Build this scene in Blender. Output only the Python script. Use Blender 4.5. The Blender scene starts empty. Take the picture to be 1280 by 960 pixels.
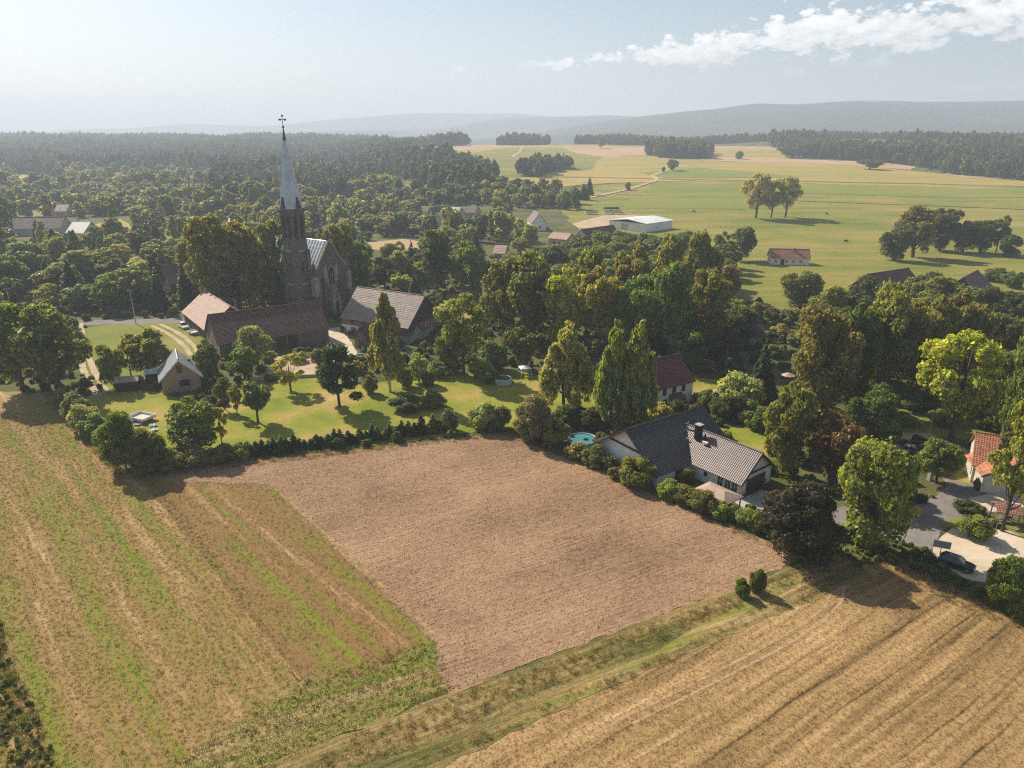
import bpy, bmesh, math, random
import numpy as np
from mathutils import Vector

# ------------------------------------------------------------------ camera, sky, sun
sc = bpy.context.scene
COL = sc.collection
F, PITCH, HC = 880.0, math.radians(19.5), 50.0
CP, SP = math.cos(PITCH), math.sin(PITCH)
cam = bpy.data.objects.new('camera', bpy.data.cameras.new('camera'))
COL.objects.link(cam)
cam.location = (0, 0, HC)
cam.rotation_euler = (math.pi / 2 - PITCH, 0, 0)
cam.data.sensor_width = 36.0
cam.data.lens = 36.0 * F / 1280.0
cam.data.clip_start = 0.5
cam.data.clip_end = 60000
sc.camera = cam

SUN_AZ, SUN_EL = math.radians(45), math.radians(38)      # azimuth to the left of +Y
SUN = Vector((-math.sin(SUN_AZ) * math.cos(SUN_EL), math.cos(SUN_AZ) * math.cos(SUN_EL), math.sin(SUN_EL)))
world = bpy.data.worlds.new('World')
sc.world = world
world.use_nodes = True


def node(nt, t, ins=None, **props):
    n = nt.nodes.new(t)
    for k, v in props.items():
        setattr(n, k, v)
    for k, v in (ins or {}).items():
        s = n.inputs[k]
        if isinstance(v, bpy.types.NodeSocket):
            nt.links.new(v, s)
        else:
            s.default_value = v
    return n


def ramp(nt, fac, stops, interp='LINEAR'):
    r = node(nt, 'ShaderNodeValToRGB', {0: fac})
    cr = r.color_ramp
    cr.interpolation = interp
    while len(cr.elements) > len(stops):
        cr.elements.remove(cr.elements[-1])
    while len(cr.elements) < len(stops):
        cr.elements.new(0.5)
    for e, (p, c) in zip(cr.elements, stops):
        e.position = p
        e.color = (c, c, c, 1) if not isinstance(c, (tuple, list)) else tuple(c) + (1,)
    return r.outputs[0]


def math_(nt, op, a, b=0.0, c=0.0, clamp=False):
    return node(nt, 'ShaderNodeMath', {0: a, 1: b, 2: c}, operation=op, use_clamp=clamp).outputs[0]


def mixc(nt, fac, a, b, mode='MIX'):
    n = nt.nodes.new('ShaderNodeMix')
    n.data_type = 'RGBA'
    n.blend_type = mode
    for i, v in ((0, fac), (6, a), (7, b)):
        if isinstance(v, bpy.types.NodeSocket):
            nt.links.new(v, n.inputs[i])
        else:
            n.inputs[i].default_value = v if not isinstance(v, tuple) or len(v) == 4 else v + (1,)
    return n.outputs[2]


def build_world():
    nt = world.node_tree
    nt.nodes.clear()
    sky = node(nt, 'ShaderNodeTexSky', sky_type='NISHITA', sun_disc=False, sun_elevation=SUN_EL,
               sun_rotation=-SUN_AZ, altitude=300, air_density=1.0, dust_density=1.6, ozone_density=1.5)
    tc = node(nt, 'ShaderNodeTexCoord')
    sep = node(nt, 'ShaderNodeSeparateXYZ', {0: tc.outputs['Generated']})
    az = math_(nt, 'ARCTAN2', sep.outputs[0], sep.outputs[1])
    el = math_(nt, 'ARCSINE', sep.outputs[2])
    # a bank of cumulus that climbs to the right and thickens
    line = math_(nt, 'MULTIPLY_ADD', az, 0.066, 0.081)
    d = math_(nt, 'SUBTRACT', el, line)
    vec = node(nt, 'ShaderNodeCombineXYZ', {0: az, 1: math_(nt, 'MULTIPLY', el, 1.9), 2: 0.0}).outputs[0]
    big = node(nt, 'ShaderNodeTexNoise', {'Vector': vec, 'Scale': 9.0, 'Detail': 2.0, 'Roughness': 0.5}).outputs[0]
    puff = node(nt, 'ShaderNodeTexVoronoi', {'Vector': vec, 'Scale': 42.0, 'Detail': 3.0, 'Roughness': 0.6, 'Randomness': 1.0}, feature='F1').outputs[0]
    fine = node(nt, 'ShaderNodeTexNoise', {'Vector': vec, 'Scale': 48.0, 'Detail': 8.0, 'Roughness': 0.6}).outputs[0]
    wid = math_(nt, 'MAXIMUM', math_(nt, 'MULTIPLY_ADD', az, 0.074, 0.006), 0.007)
    up = math_(nt, 'DIVIDE', d, wid)
    band = math_(nt, 'SUBTRACT', 1.0, math_(nt, 'MULTIPLY', math_(nt, 'ABSOLUTE', math_(nt, 'SUBTRACT', up, 0.2)), 0.85))
    dens = math_(nt, 'ADD', math_(nt, 'MULTIPLY', math_(nt, 'MAXIMUM', band, -2.5), 0.85), math_(nt, 'MULTIPLY', math_(nt, 'SUBTRACT', big, 0.5), 1.5))
    dens = math_(nt, 'ADD', dens, math_(nt, 'MULTIPLY', math_(nt, 'SUBTRACT', 0.45, puff), 0.5))
    dens = math_(nt, 'ADD', dens, math_(nt, 'MULTIPLY', math_(nt, 'SUBTRACT', fine, 0.5), 1.1))
    right = ramp(nt, math_(nt, 'ADD', az, 0.5), [(0.50, 0.0), (0.56, 1.0)])
    m = math_(nt, 'MULTIPLY', ramp(nt, dens, [(0.0, 0.0), (0.2, 0.8), (0.55, 1.0)]), right)
    lowb = ramp(nt, math_(nt, 'MULTIPLY', el, 5.0), [(0.14, 0.0), (0.25, 1.0), (0.36, 0.8), (0.5, 0.0)])
    small = math_(nt, 'ADD', node(nt, 'ShaderNodeTexNoise', {'Vector': vec, 'Scale': 16.0, 'Detail': 1.0}).outputs[0], math_(nt, 'MULTIPLY', math_(nt, 'SUBTRACT', fine, 0.5), 0.28))
    pf = math_(nt, 'MULTIPLY', ramp(nt, small, [(0.62, 0.0), (0.73, 0.6)]), lowb)
    m = math_(nt, 'MAXIMUM', m, pf)
    shade = ramp(nt, math_(nt, 'ADD', math_(nt, 'MULTIPLY', up, 0.22), math_(nt, 'MULTIPLY', fine, 1.0)), [(0.3, 0.6), (0.75, 1.0)])
    cloud = mixc(nt, 1.0, (13.5, 13.2, 12.8, 1), shade, 'MULTIPLY')
    colr = mixc(nt, m, sky.outputs[0], cloud)
    bg = node(nt, 'ShaderNodeBackground', {0: colr, 1: 0.066})
    out = node(nt, 'ShaderNodeOutputWorld', {0: bg.outputs[0]})


build_world()
sun = bpy.data.objects.new('sun', bpy.data.lights.new('sun', 'SUN'))
COL.objects.link(sun)
sun.data.energy = 5.0
sun.data.angle = math.radians(0.6)
sun.data.color = (1.0, 0.9, 0.76)
sun.rotation_euler = SUN.to_track_quat('Z', 'Y').to_euler()
sun.location = (-150, 150, 300)

sc.view_settings.view_transform = 'Standard'
sc.view_settings.look = 'None'
sc.view_settings.gamma = 1.0
sc.view_settings.exposure = 0.72
sc.cycles.use_denoising = False
sc.cycles.filter_width = 1.2
sc.cycles.use_adaptive_sampling = False
sc.cycles.sample_clamp_indirect = 3.0
sc.cycles.max_bounces = 6
sc.cycles.diffuse_bounces = 3
sc.cycles.transmission_bounces = 3
sc.cycles.volume_bounces = 1
sc.cycles.caustics_reflective = False
sc.cycles.caustics_refractive = False

# ------------------------------------------------------------------ terrain and pixel helpers


def sstep(a, b, x):
    t = np.clip((x - a) / (b - a), 0, 1)
    return t * t * (3 - 2 * t)


def H(x, y):
    x = np.asarray(x, float)
    y = np.asarray(y, float)
    yy = np.maximum(y, 1.0)
    a = x / yy
    hr = np.where(y < 1350, 0.0336 * np.maximum(y - 400, 0), 31.9 - 24 * sstep(1350, 2300, y))
    hr = np.where(y < 400, 0, hr)
    hl = 31 * sstep(950, 2300, y) - 22 * sstep(2350, 3200, y)
    w = sstep(-0.27, -0.06, a)
    h = hr * w + hl * (1 - w)
    h = h + 15 * np.exp(-(((x - 590) / 190) ** 2 + ((y - 1240) / 150) ** 2))
    h = h + 5 * np.exp(-(((x + 150) / 160) ** 2 + ((y - 1000) / 110) ** 2))
    und = 0.9 * np.sin(x * 0.021 + 1.3) * np.sin(y * 0.017 + 0.4) + 0.25 * np.sin(x * 0.027 - y * 0.019)
    return h + und * sstep(330, 600, y)


def Hs(x, y):
    return float(H(x, y))


def ray(px, py):
    u, v = (px - 640) / F, (480 - py) / F
    return (u, CP + v * SP, -SP + v * CP)


def G(px, py):
    """ground point seen at a photo pixel"""
    d = ray(px, py)
    t, last = 20.0, 20.0
    for i in range(900):
        if HC + d[2] * t < Hs(d[0] * t, d[1] * t):
            lo, hi = last, t
            for k in range(24):
                mid = (lo + hi) / 2
                if HC + d[2] * mid < Hs(d[0] * mid, d[1] * mid):
                    hi = mid
                else:
                    lo = mid
            t = hi
            break
        last = t
        t *= 1.012
        if t > 6000:
            break
    x, y = d[0] * t, d[1] * t
    return Vector((x, y, Hs(x, y)))


def project(x, y, z):
    zz = z - HC
    f = y * CP - zz * SP
    f = np.where(f < 0.1, 0.1, f) if isinstance(f, np.ndarray) else max(f, 0.1)
    return 640 + F * x / f, 480 - F * (y * SP + zz * CP) / f, F / f


def height_at(base, py):
    v = (480 - py) / F
    return HC + base.y * (v * CP - SP) / (CP + v * SP) - base.z


def inpoly(px, py, poly):
    px = np.asarray(px)
    py = np.asarray(py)
    r = np.zeros(px.shape, bool)
    n = len(poly)
    for i in range(n):
        x1, y1 = poly[i]
        x2, y2 = poly[(i + 1) % n]
        c = ((y1 > py) != (y2 > py)) & (px < (x2 - x1) * (py - y1) / ((y2 - y1) or 1e-9) + x1)
        r ^= c
    return r


# ------------------------------------------------------------------ object helpers


def tag(o, label=None, cat=None, group=None, kind=None):
    for k, v in (('label', label), ('category', cat), ('group', group), ('kind', kind)):
        if v:
            o[k] = v
    return o


def empty(name, loc, rz=0.0, label=None, cat=None, group=None):
    o = bpy.data.objects.new(name, None)
    COL.objects.link(o)
    o.location = loc
    o.rotation_euler = (0, 0, rz)
    o.empty_display_size = 0.3
    return tag(o, label, cat, group)


def link(name, me, parent=None, color=None):
    o = bpy.data.objects.new(name, me)
    COL.objects.link(o)
    o.parent = parent
    if color:
        o.color = tuple(color) + (1,)
    return o


class MB:
    def __init__(self):
        self.v = []
        self.f = []

    def add(self, vs, fs):
        b = len(self.v)
        self.v += [tuple(p) for p in vs]
        self.f += [tuple(i + b for i in f) for f in fs]
        return self

    def box(self, c, s, rz=0.0, top=1.0):
        hx, hy, hz = s[0] / 2, s[1] / 2, s[2] / 2
        ca, sa = math.cos(rz), math.sin(rz)
        vs = []
        for z, k in ((-hz, 1.0), (hz, top)):
            for x, y in ((-hx, -hy), (hx, -hy), (hx, hy), (-hx, hy)):
                x, y = x * k, y * k
                vs.append((c[0] + x * ca - y * sa, c[1] + x * sa + y * ca, c[2] + z))
        return self.add(vs, [(3, 2, 1, 0), (4, 5, 6, 7), (0, 1, 5, 4), (1, 2, 6, 5), (2, 3, 7, 6), (3, 0, 4, 7)])

    def tube(self, pts, rad, n=7, cap=True):
        pts = [Vector(p) for p in pts]
        rings = []
        for i, p in enumerate(pts):
            d = (pts[min(i + 1, len(pts) - 1)] - pts[max(i - 1, 0)]).normalized()
            a = d.cross(Vector((0.31, 0.95, 0.05)))
            if a.length < 0.1:
                a = d.cross(Vector((1, 0, 0)))
            a.normalize()
            b = d.cross(a)
            rings.append([p + (a * math.cos(2 * math.pi * k / n) + b * math.sin(2 * math.pi * k / n)) * rad[i] for k in range(n)])
        vs = [q for r in rings for q in r]
        fs = []
        for i in range(len(pts) - 1):
            for k in range(n):
                fs.append((i * n + k, i * n + (k + 1) % n, (i + 1) * n + (k + 1) % n, (i + 1) * n + k))
        if cap:
            fs.append(tuple(range(n - 1, -1, -1)))
            fs.append(tuple((len(pts) - 1) * n + k for k in range(n)))
        return self.add(vs, fs)

    def lathe(self, prof, n=16, c=(0, 0, 0), rot=0.0):
        vs = []
        for r, z in prof:
            for k in range(n):
                a = 2 * math.pi * k / n + rot
                vs.append((c[0] + r * math.cos(a), c[1] + r * math.sin(a), c[2] + z))
        fs = []
        for i in range(len(prof) - 1):
            for k in range(n):
                fs.append((i * n + k, i * n + (k + 1) % n, (i + 1) * n + (k + 1) % n, (i + 1) * n + k))
        fs.append(tuple(range(n - 1, -1, -1)))
        fs.append(tuple((len(prof) - 1) * n + k for k in range(n)))
        return self.add(vs, fs)

    def prism(self, poly, x0, x1):
        """poly in (y,z), extruded along x"""
        n = len(poly)
        vs = [(x0, y, z) for y, z in poly] + [(x1, y, z) for y, z in poly]
        fs = [tuple(range(n - 1, -1, -1)), tuple(range(n, 2 * n))]
        for i in range(n):
            fs.append((i, (i + 1) % n, n + (i + 1) % n, n + i))
        return self.add(vs, fs)

    def build(self, name, mat, parent=None, smooth=False, fix=True):
        me = bpy.data.meshes.new(name)
        me.from_pydata(self.v, [], self.f)
        if fix:
            bm = bmesh.new()
            bm.from_mesh(me)
            bmesh.ops.recalc_face_normals(bm, faces=bm.faces)
            bm.to_mesh(me)
            bm.free()
        if smooth:
            me.polygons.foreach_set('use_smooth', [True] * len(me.polygons))
        me.materials.append(mat)
        return link(name, me, parent)


# ------------------------------------------------------------------ materials


def newmat(name):
    m = bpy.data.materials.new(name)
    m.use_nodes = True
    nt = m.node_tree
    b = nt.nodes['Principled BSDF']
    b.inputs['Specular IOR Level'].default_value = 0.3
    return m, nt, b


def tcoord(nt, which='Object'):
    if which == 'World':
        return node(nt, 'ShaderNodeNewGeometry').outputs['Position']
    return node(nt, 'ShaderNodeTexCoord').outputs[which]


def noise(nt, co, scale, detail=4.0, rough=0.55, stretch=None, rot=0.0):
    if stretch:
        co = node(nt, 'ShaderNodeMapping', {0: co, 2: (0, 0, rot), 3: stretch}, vector_type='POINT').outputs[0]
    return node(nt, 'ShaderNodeTexNoise', {'Vector': co, 'Scale': scale, 'Detail': detail, 'Roughness': rough}).outputs[0]


def bump(nt, b, h, dist, strength=1.0):
    n = node(nt, 'ShaderNodeBump', {'Height': h, 'Distance': dist, 'Strength': strength})
    nt.links.new(n.outputs[0], b.inputs['Normal'])


def plain(name, c, rough=0.7, var=0.18, scale=1.5, metal=0.0, dirt=None, bmp=0.0, co='Object', spec=0.3):
    """a base colour with two scales of mottling and optional dirt"""
    m, nt, b = newmat(name)
    p = tcoord(nt, co)
    n = noise(nt, p, scale, 6.0)
    lo = tuple(x * (1 - var) for x in c)
    hi = tuple(min(1, x * (1 + var)) for x in c)
    col = ramp(nt, n, [(0.3, lo), (0.7, hi)])
    if dirt:
        n2 = noise(nt, p, scale * 0.37, 8.0, 0.65)
        col = mixc(nt, ramp(nt, n2, [(0.5, 0.0), (0.68, 0.75)]), col, dirt)
    nt.links.new(col, b.inputs['Base Color'])
    b.inputs['Roughness'].default_value = rough
    b.inputs['Metallic'].default_value = metal
    b.inputs['Specular IOR Level'].default_value = spec
    if bmp:
        bump(nt, b, noise(nt, p, scale * 6, 4.0), bmp)
    return m


def tiles(name, c, dark, cell=(0.32, 0.2), rough=0.65, moss=None, var=0.5, spec=0.35):
    """roof tiles: each tile its own tone, bumped columns"""
    m, nt, b = newmat(name)
    p = tcoord(nt)
    sn = node(nt, 'ShaderNodeVectorMath', {0: p, 1: (cell[0], 100, cell[1])}, operation='SNAP').outputs[0]
    wn = node(nt, 'ShaderNodeTexWhiteNoise', {'Vector': sn}, noise_dimensions='3D').outputs[0]
    n = noise(nt, p, 0.6, 6.0, 0.6)
    f = math_(nt, 'ADD', math_(nt, 'MULTIPLY', wn, var), math_(nt, 'MULTIPLY', n, 1.0))
    col = ramp(nt, f, [(0.3, dark), (0.62, c), (1.1 if var > .6 else 1.0, tuple(min(1, x * 1.35) for x in c))])
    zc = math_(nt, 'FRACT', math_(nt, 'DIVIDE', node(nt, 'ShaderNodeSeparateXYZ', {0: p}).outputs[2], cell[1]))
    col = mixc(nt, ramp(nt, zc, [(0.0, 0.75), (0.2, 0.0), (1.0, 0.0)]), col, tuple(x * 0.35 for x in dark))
    if moss:
        n2 = noise(nt, p, 0.9, 9.0, 0.7)
        col = mixc(nt, ramp(nt, n2, [(0.52, 0.0), (0.66, 0.7)]), col, moss)
    nt.links.new(col, b.inputs['Base Color'])
    b.inputs['Roughness'].default_value = rough
    b.inputs['Specular IOR Level'].default_value = spec
    sx = node(nt, 'ShaderNodeSeparateXYZ', {0: p}).outputs[0]
    wv = math_(nt, 'SINE', math_(nt, 'MULTIPLY', sx, 2 * math.pi / cell[0]))
    bump(nt, b, math_(nt, 'ADD', math_(nt, 'MULTIPLY', wv, 0.5), wn), 0.03)
    return m


def brickmat(name, a, bcol, mortar, bw=0.25, rh=0.075):
    m, nt, b = newmat(name)
    p = tcoord(nt)
    s = node(nt, 'ShaderNodeSeparateXYZ', {0: p})
    v = node(nt, 'ShaderNodeCombineXYZ', {0: math_(nt, 'ADD', s.outputs[0], s.outputs[1]), 1: s.outputs[2], 2: 0.0}).outputs[0]
    br = node(nt, 'ShaderNodeTexBrick', {'Vector': v, 'Color1': a + (1,), 'Color2': bcol + (1,), 'Mortar': mortar + (1,), 'Scale': 1.0,
                                         'Mortar Size': 0.012, 'Brick Width': bw, 'Row Height': rh})
    n = noise(nt, p, 0.7, 7.0, 0.65)
    col = mixc(nt, ramp(nt, n, [(0.35, 0.0), (0.75, 0.55)]), br.outputs[0], tuple(x * 0.45 for x in a))
    nt.links.new(col, b.inputs['Base Color'])
    b.inputs['Roughness'].default_value = 0.85
    return m


def boards(name, c, dark, width=0.2):
    m, nt, b = newmat(name)
    p = tcoord(nt)
    s = node(nt, 'ShaderNodeSeparateXYZ', {0: p})
    a = math_(nt, 'DIVIDE', math_(nt, 'ADD', s.outputs[0], s.outputs[1]), width)
    wn = node(nt, 'ShaderNodeTexWhiteNoise', {'W': math_(nt, 'FLOOR', a)}, noise_dimensions='1D').outputs[0]
    n = noise(nt, p, 2.0, 6.0, 0.6, stretch=(3, 3, 0.4))
    col = ramp(nt, math_(nt, 'ADD', math_(nt, 'MULTIPLY', wn, 0.5), math_(nt, 'MULTIPLY', n, 0.6)), [(0.2, dark), (0.85, c)])
    nt.links.new(col, b.inputs['Base Color'])
    b.inputs['Roughness'].default_value = 0.85
    fr = math_(nt, 'FRACT', a)
    bump(nt, b, ramp(nt, fr, [(0.0, 0.0), (0.08, 1.0), (0.92, 1.0), (1.0, 0.0)]), 0.03)
    return m


def fieldmat(name, rot, stops, su=0.25, sv=0.012, wstripe=0.55, wpatch=0.35, wfine=0.5, bd=0.12, rough=0.95, row=None, patch=0.05, row2=None, wstreak=0.5, sstreak=(0.22, 2.6, 0)):
    """mown, ploughed or stubble ground: long stripes along one bearing, patches and fine litter"""
    m, nt, b = newmat(name)
    p = tcoord(nt, 'World')
    st = noise(nt, p, 1.0, 4.0, 0.6, stretch=(1, 1, 0))
    mp = node(nt, 'ShaderNodeMapping', {0: p, 2: (0, 0, -rot)}).outputs[0]
    wob = noise(nt, p, 0.08, 2.0)
    mp2 = node(nt, 'ShaderNodeVectorMath', {0: mp, 1: node(nt, 'ShaderNodeCombineXYZ', {0: 0.0, 1: math_(nt, 'MULTIPLY', wob, 1.0)}).outputs[0]}, operation='ADD').outputs[0]
    stripe = node(nt, 'ShaderNodeTexNoise', {'Vector': node(nt, 'ShaderNodeMapping', {0: mp2, 3: (sv, su, 0)}).outputs[0], 'Scale': 1.0, 'Detail': 5.0, 'Roughness': 0.62}).outputs[0]
    streak = node(nt, 'ShaderNodeTexNoise', {'Vector': node(nt, 'ShaderNodeMapping', {0: mp2, 3: sstreak}).outputs[0], 'Scale': 1.0, 'Detail': 4.0, 'Roughness': 0.6}).outputs[0]
    pat = noise(nt, p, patch, 4.0, 0.6)
    fine = noise(nt, p, 1.3, 9.0, 0.75)
    tiny = noise(nt, p, 7.0, 4.0, 0.7)
    f = math_(nt, 'MULTIPLY_ADD', math_(nt, 'SUBTRACT', stripe, 0.5), wstripe * 2.2, 0.5)
    f = math_(nt, 'ADD', f, math_(nt, 'MULTIPLY', math_(nt, 'SUBTRACT', pat, 0.5), wpatch * 2.2))
    f = math_(nt, 'ADD', f, math_(nt, 'MULTIPLY', math_(nt, 'SUBTRACT', fine, 0.5), wfine * 1.6))
    f = math_(nt, 'ADD', f, math_(nt, 'MULTIPLY', math_(nt, 'SUBTRACT', streak, 0.5), wstreak))
    f = math_(nt, 'ADD', f, math_(nt, 'MULTIPLY', math_(nt, 'SUBTRACT', tiny, 0.5), 0.9))
    hgt = math_(nt, 'ADD', fine, math_(nt, 'MULTIPLY', tiny, 0.5))
    hgt = math_(nt, 'ADD', hgt, math_(nt, 'MULTIPLY', streak, 0.7))
    if row:
        sy = node(nt, 'ShaderNodeSeparateXYZ', {0: mp2}).outputs[1]
        wv = math_(nt, 'SINE', math_(nt, 'ADD', math_(nt, 'MULTIPLY', sy, 2 * math.pi / row[0]), math_(nt, 'MULTIPLY', fine, 3.0)))
        brk = ramp(nt, noise(nt, p, 0.12, 3.0), [(0.35, 0.25), (0.65, 1.0)])
        wv = math_(nt, 'MULTIPLY', wv, brk)
        f = math_(nt, 'ADD', f, math_(nt, 'MULTIPLY', wv, row[1]))
        hgt = math_(nt, 'ADD', hgt, math_(nt, 'MULTIPLY', wv, row[2]))
    if row2:
        sy = node(nt, 'ShaderNodeSeparateXYZ', {0: mp2}).outputs[1]
        ph = math_(nt, 'FRACT', math_(nt, 'DIVIDE', math_(nt, 'ADD', sy, math_(nt, 'MULTIPLY', fine, 0.2)), row2[0]))
        ln = ramp(nt, ph, [(0.0, 0.0), (0.44, 0.0), (0.5, 1.0), (0.56, 0.0), (1.0, 0.0)])
        ln = math_(nt, 'MULTIPLY', ln, ramp(nt, noise(nt, p, 0.09, 3.0), [(0.38, 0.0), (0.6, 1.0)]))
        f = math_(nt, 'SUBTRACT', f, math_(nt, 'MULTIPLY', ln, row2[1]))
    col = ramp(nt, f, stops)
    nt.links.new(col, b.inputs['Base Color'])
    b.inputs['Roughness'].default_value = rough
    b.inputs['Specular IOR Level'].default_value = 0.1
    bump(nt, b, hgt, bd)
    return m


def leafmat(name, inst=False, trans=0.45, stops=None):
    m, nt, b = newmat(name)
    oi = node(nt, 'ShaderNodeObjectInfo')
    ge = node(nt, 'ShaderNodeNewGeometry')
    rp = ge.outputs['Random Per Island']
    if inst:
        base = ramp(nt, oi.outputs['Random'], stops)
    else:
        base = oi.outputs['Color']
    k = ramp(nt, rp, [(0.0, 0.55), (0.6, 1.0), (1.0, 1.75)])
    col = mixc(nt, 1.0, base, k, 'MULTIPLY')
    cl = ramp(nt, noise(nt, tcoord(nt, 'World'), 0.75, 2.0), [(0.3, 0.72), (0.7, 1.32)])
    col = mixc(nt, 1.0, col, cl, 'MULTIPLY')
    ny = math_(nt, 'MULTIPLY', noise(nt, tcoord(nt, 'World'), 0.35, 3.0), 0.9)
    warm = mixc(nt, 1.0, col, (1.14, 1.04, 0.72, 1), 'MULTIPLY')
    col = mixc(nt, ramp(nt, ny, [(0.42, 0.0), (0.62, 0.7)]), col, warm)
    nt.links.new(col, b.inputs['Base Color'])
    b.inputs['Roughness'].default_value = 0.5
    b.inputs['Specular IOR Level'].default_value = 0.35
    tcol = mixc(nt, 1.0, col, (1.8, 1.75, 0.7, 1), 'MULTIPLY')
    tr = node(nt, 'ShaderNodeBsdfTranslucent', {0: tcol})
    mx = node(nt, 'ShaderNodeMixShader', {0: trans, 1: b.outputs[0], 2: tr.outputs[0]})
    nt.links.new(mx.outputs[0], nt.nodes['Material Output'].inputs[0])
    return m


R_MOWN = math.atan2(-0.736, 0.677)          # bearing of the strips in the left field
R_PLOT = math.atan2(26.5, 52.0)             # bearing of the plot's lower edge
R_STUB = math.atan2(24.0, 36.0)
M = {}
M['ground'] = fieldmat('rough_ground', 0.6, [(0.2, (0.05, 0.06, 0.02)), (0.5, (0.10, 0.11, 0.032)), (0.8, (0.17, 0.15, 0.055))], su=0.06, sv=0.05, bd=0.15)
M['mown'] = fieldmat('mown_field', R_MOWN, [(0.0, (0.14, 0.17, 0.02)), (0.24, (0.19, 0.2, 0.03)), (0.42, (0.23, 0.18, 0.05)), (0.58, (0.27, 0.17, 0.065)), (0.76, (0.36, 0.25, 0.105)), (1.0, (0.54, 0.41, 0.21))],
                     su=0.42, sv=0.016, wstripe=0.85, wpatch=0.3, wfine=0.42, bd=0.06)
M['strip'] = fieldmat('strip_field', R_MOWN + 0.02, [(0.03, (0.17, 0.22, 0.016)), (0.25, (0.2, 0.2, 0.03)), (0.4, (0.215, 0.145, 0.05)), (0.68, (0.25, 0.145, 0.06)), (0.98, (0.42, 0.29, 0.14))],
                      su=0.4, sv=0.012, wstripe=0.9, wpatch=0.22, wfine=0.4, bd=0.06)
M['headland'] = fieldmat('headland', R_PLOT - 0.1, [(0.05, (0.17, 0.22, 0.025)), (0.4, (0.22, 0.23, 0.045)), (0.58, (0.31, 0.24, 0.085)), (0.88, (0.48, 0.35, 0.17))], su=0.7, sv=0.03, wstripe=0.7, wpatch=0.3, bd=0.2)
M['plough'] = fieldmat('ploughed_soil', R_PLOT, [(0.0, (0.07, 0.042, 0.022)), (0.22, (0.182, 0.111, 0.063)), (0.48, (0.3, 0.187, 0.108)), (0.75, (0.4, 0.264, 0.155)), (1.0, (0.55, 0.41, 0.26))],
                       su=0.1, sv=0.03, wstripe=0.3, wpatch=0.35, wfine=0.7, bd=0.1, row=(0.62, 0.03, 0.06), wstreak=0.6)
M['stubble'] = fieldmat('stubble_field', R_STUB, [(-0.0, (0.08, 0.055, 0.022)), (0.22, (0.2, 0.13, 0.054)), (0.48, (0.33, 0.212, 0.09)), (0.75, (0.45, 0.3, 0.136)), (1.0, (0.62, 0.46, 0.25))],
                        su=0.42, sv=0.012, wstripe=0.5, wpatch=0.26, wfine=0.4, bd=0.05, row2=(3.1, 0.34), wstreak=1.25, sstreak=(0.035, 1.1, 0))
M['margin'] = fieldmat('field_margin', R_PLOT, [(0.1, (0.08, 0.1, 0.02)), (0.35, (0.18, 0.16, 0.05)), (0.6, (0.33, 0.23, 0.09)), (0.9, (0.48, 0.35, 0.16))], su=0.9, sv=0.04, wstripe=0.75, wpatch=0.35, bd=0.3)
M['lawn'] = fieldmat('lawn', 0.9, [(0.05, (0.13, 0.17, 0.018)), (0.42, (0.215, 0.235, 0.026)), (0.64, (0.29, 0.25, 0.048)), (0.86, (0.4, 0.27, 0.1)), (1.0, (0.46, 0.33, 0.15))], su=0.05, sv=0.05, wstripe=0.3, wpatch=0.9, wfine=0.5, bd=0.08, patch=0.1)
M['meadow'] = fieldmat('meadow', 0.5, [(0.1, (0.11, 0.15, 0.02)), (0.5, (0.18, 0.2, 0.03)), (0.85, (0.27, 0.22, 0.07))], su=0.08, sv=0.05, wstripe=0.4, wpatch=0.5, bd=0.1)
M['pasture'] = fieldmat('pasture', 0.05, [(0.08, (0.135, 0.17, 0.026)), (0.4, (0.2, 0.205, 0.036)), (0.66, (0.27, 0.23, 0.058)), (0.92, (0.36, 0.26, 0.1))], su=0.035, sv=0.008, wstripe=0.75, wpatch=0.6, wfine=0.4, bd=0.3, patch=0.02, wstreak=0.7, sstreak=(0.012, 0.16, 0))
M['green_strip'] = fieldmat('green_strip', 0.05, [(0.12, (0.13, 0.17, 0.022)), (0.5, (0.19, 0.21, 0.032)), (0.9, (0.28, 0.24, 0.06))], su=0.03, sv=0.006, wstripe=0.5, wpatch=0.3, wfine=0.2, bd=0.08, patch=0.01)
M['hay'] = fieldmat('hay_field', 0.08, [(0.1, (0.23, 0.21, 0.04)), (0.5, (0.34, 0.265, 0.07)), (0.9, (0.44, 0.3, 0.11))], su=0.02, sv=0.004, wstripe=0.6, wpatch=0.4, wfine=0.2, bd=0.08, patch=0.008)
M['tan'] = fieldmat('tan_field', 0.08, [(0.1, (0.3, 0.2, 0.11)), (0.5, (0.42, 0.28, 0.16)), (0.9, (0.52, 0.38, 0.24))], su=0.02, sv=0.005, wstripe=0.5, wpatch=0.3, wfine=0.2, bd=0.06, patch=0.01)
M['verge'] = fieldmat('dry_verge', 0.08, [(0.2, (0.1, 0.1, 0.03)), (0.5, (0.2, 0.16, 0.06)), (0.8, (0.3, 0.23, 0.1))], su=0.2, sv=0.02, bd=0.2)
M['sand'] = fieldmat('sandy_gravel', 0.2, [(0.1, (0.38, 0.3, 0.2)), (0.5, (0.55, 0.45, 0.33)), (0.9, (0.66, 0.56, 0.43))], su=0.2, sv=0.15, wstripe=0.2, wpatch=0.5, wfine=0.35, bd=0.04, patch=0.15)
M['dirt'] = fieldmat('dirt_track', 0.2, [(0.1, (0.27, 0.2, 0.12)), (0.5, (0.45, 0.34, 0.22)), (0.9, (0.58, 0.46, 0.32))], su=0.3, sv=0.3, wstripe=0.2, wpatch=0.5, wfine=0.5, bd=0.06, patch=0.2)
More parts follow.
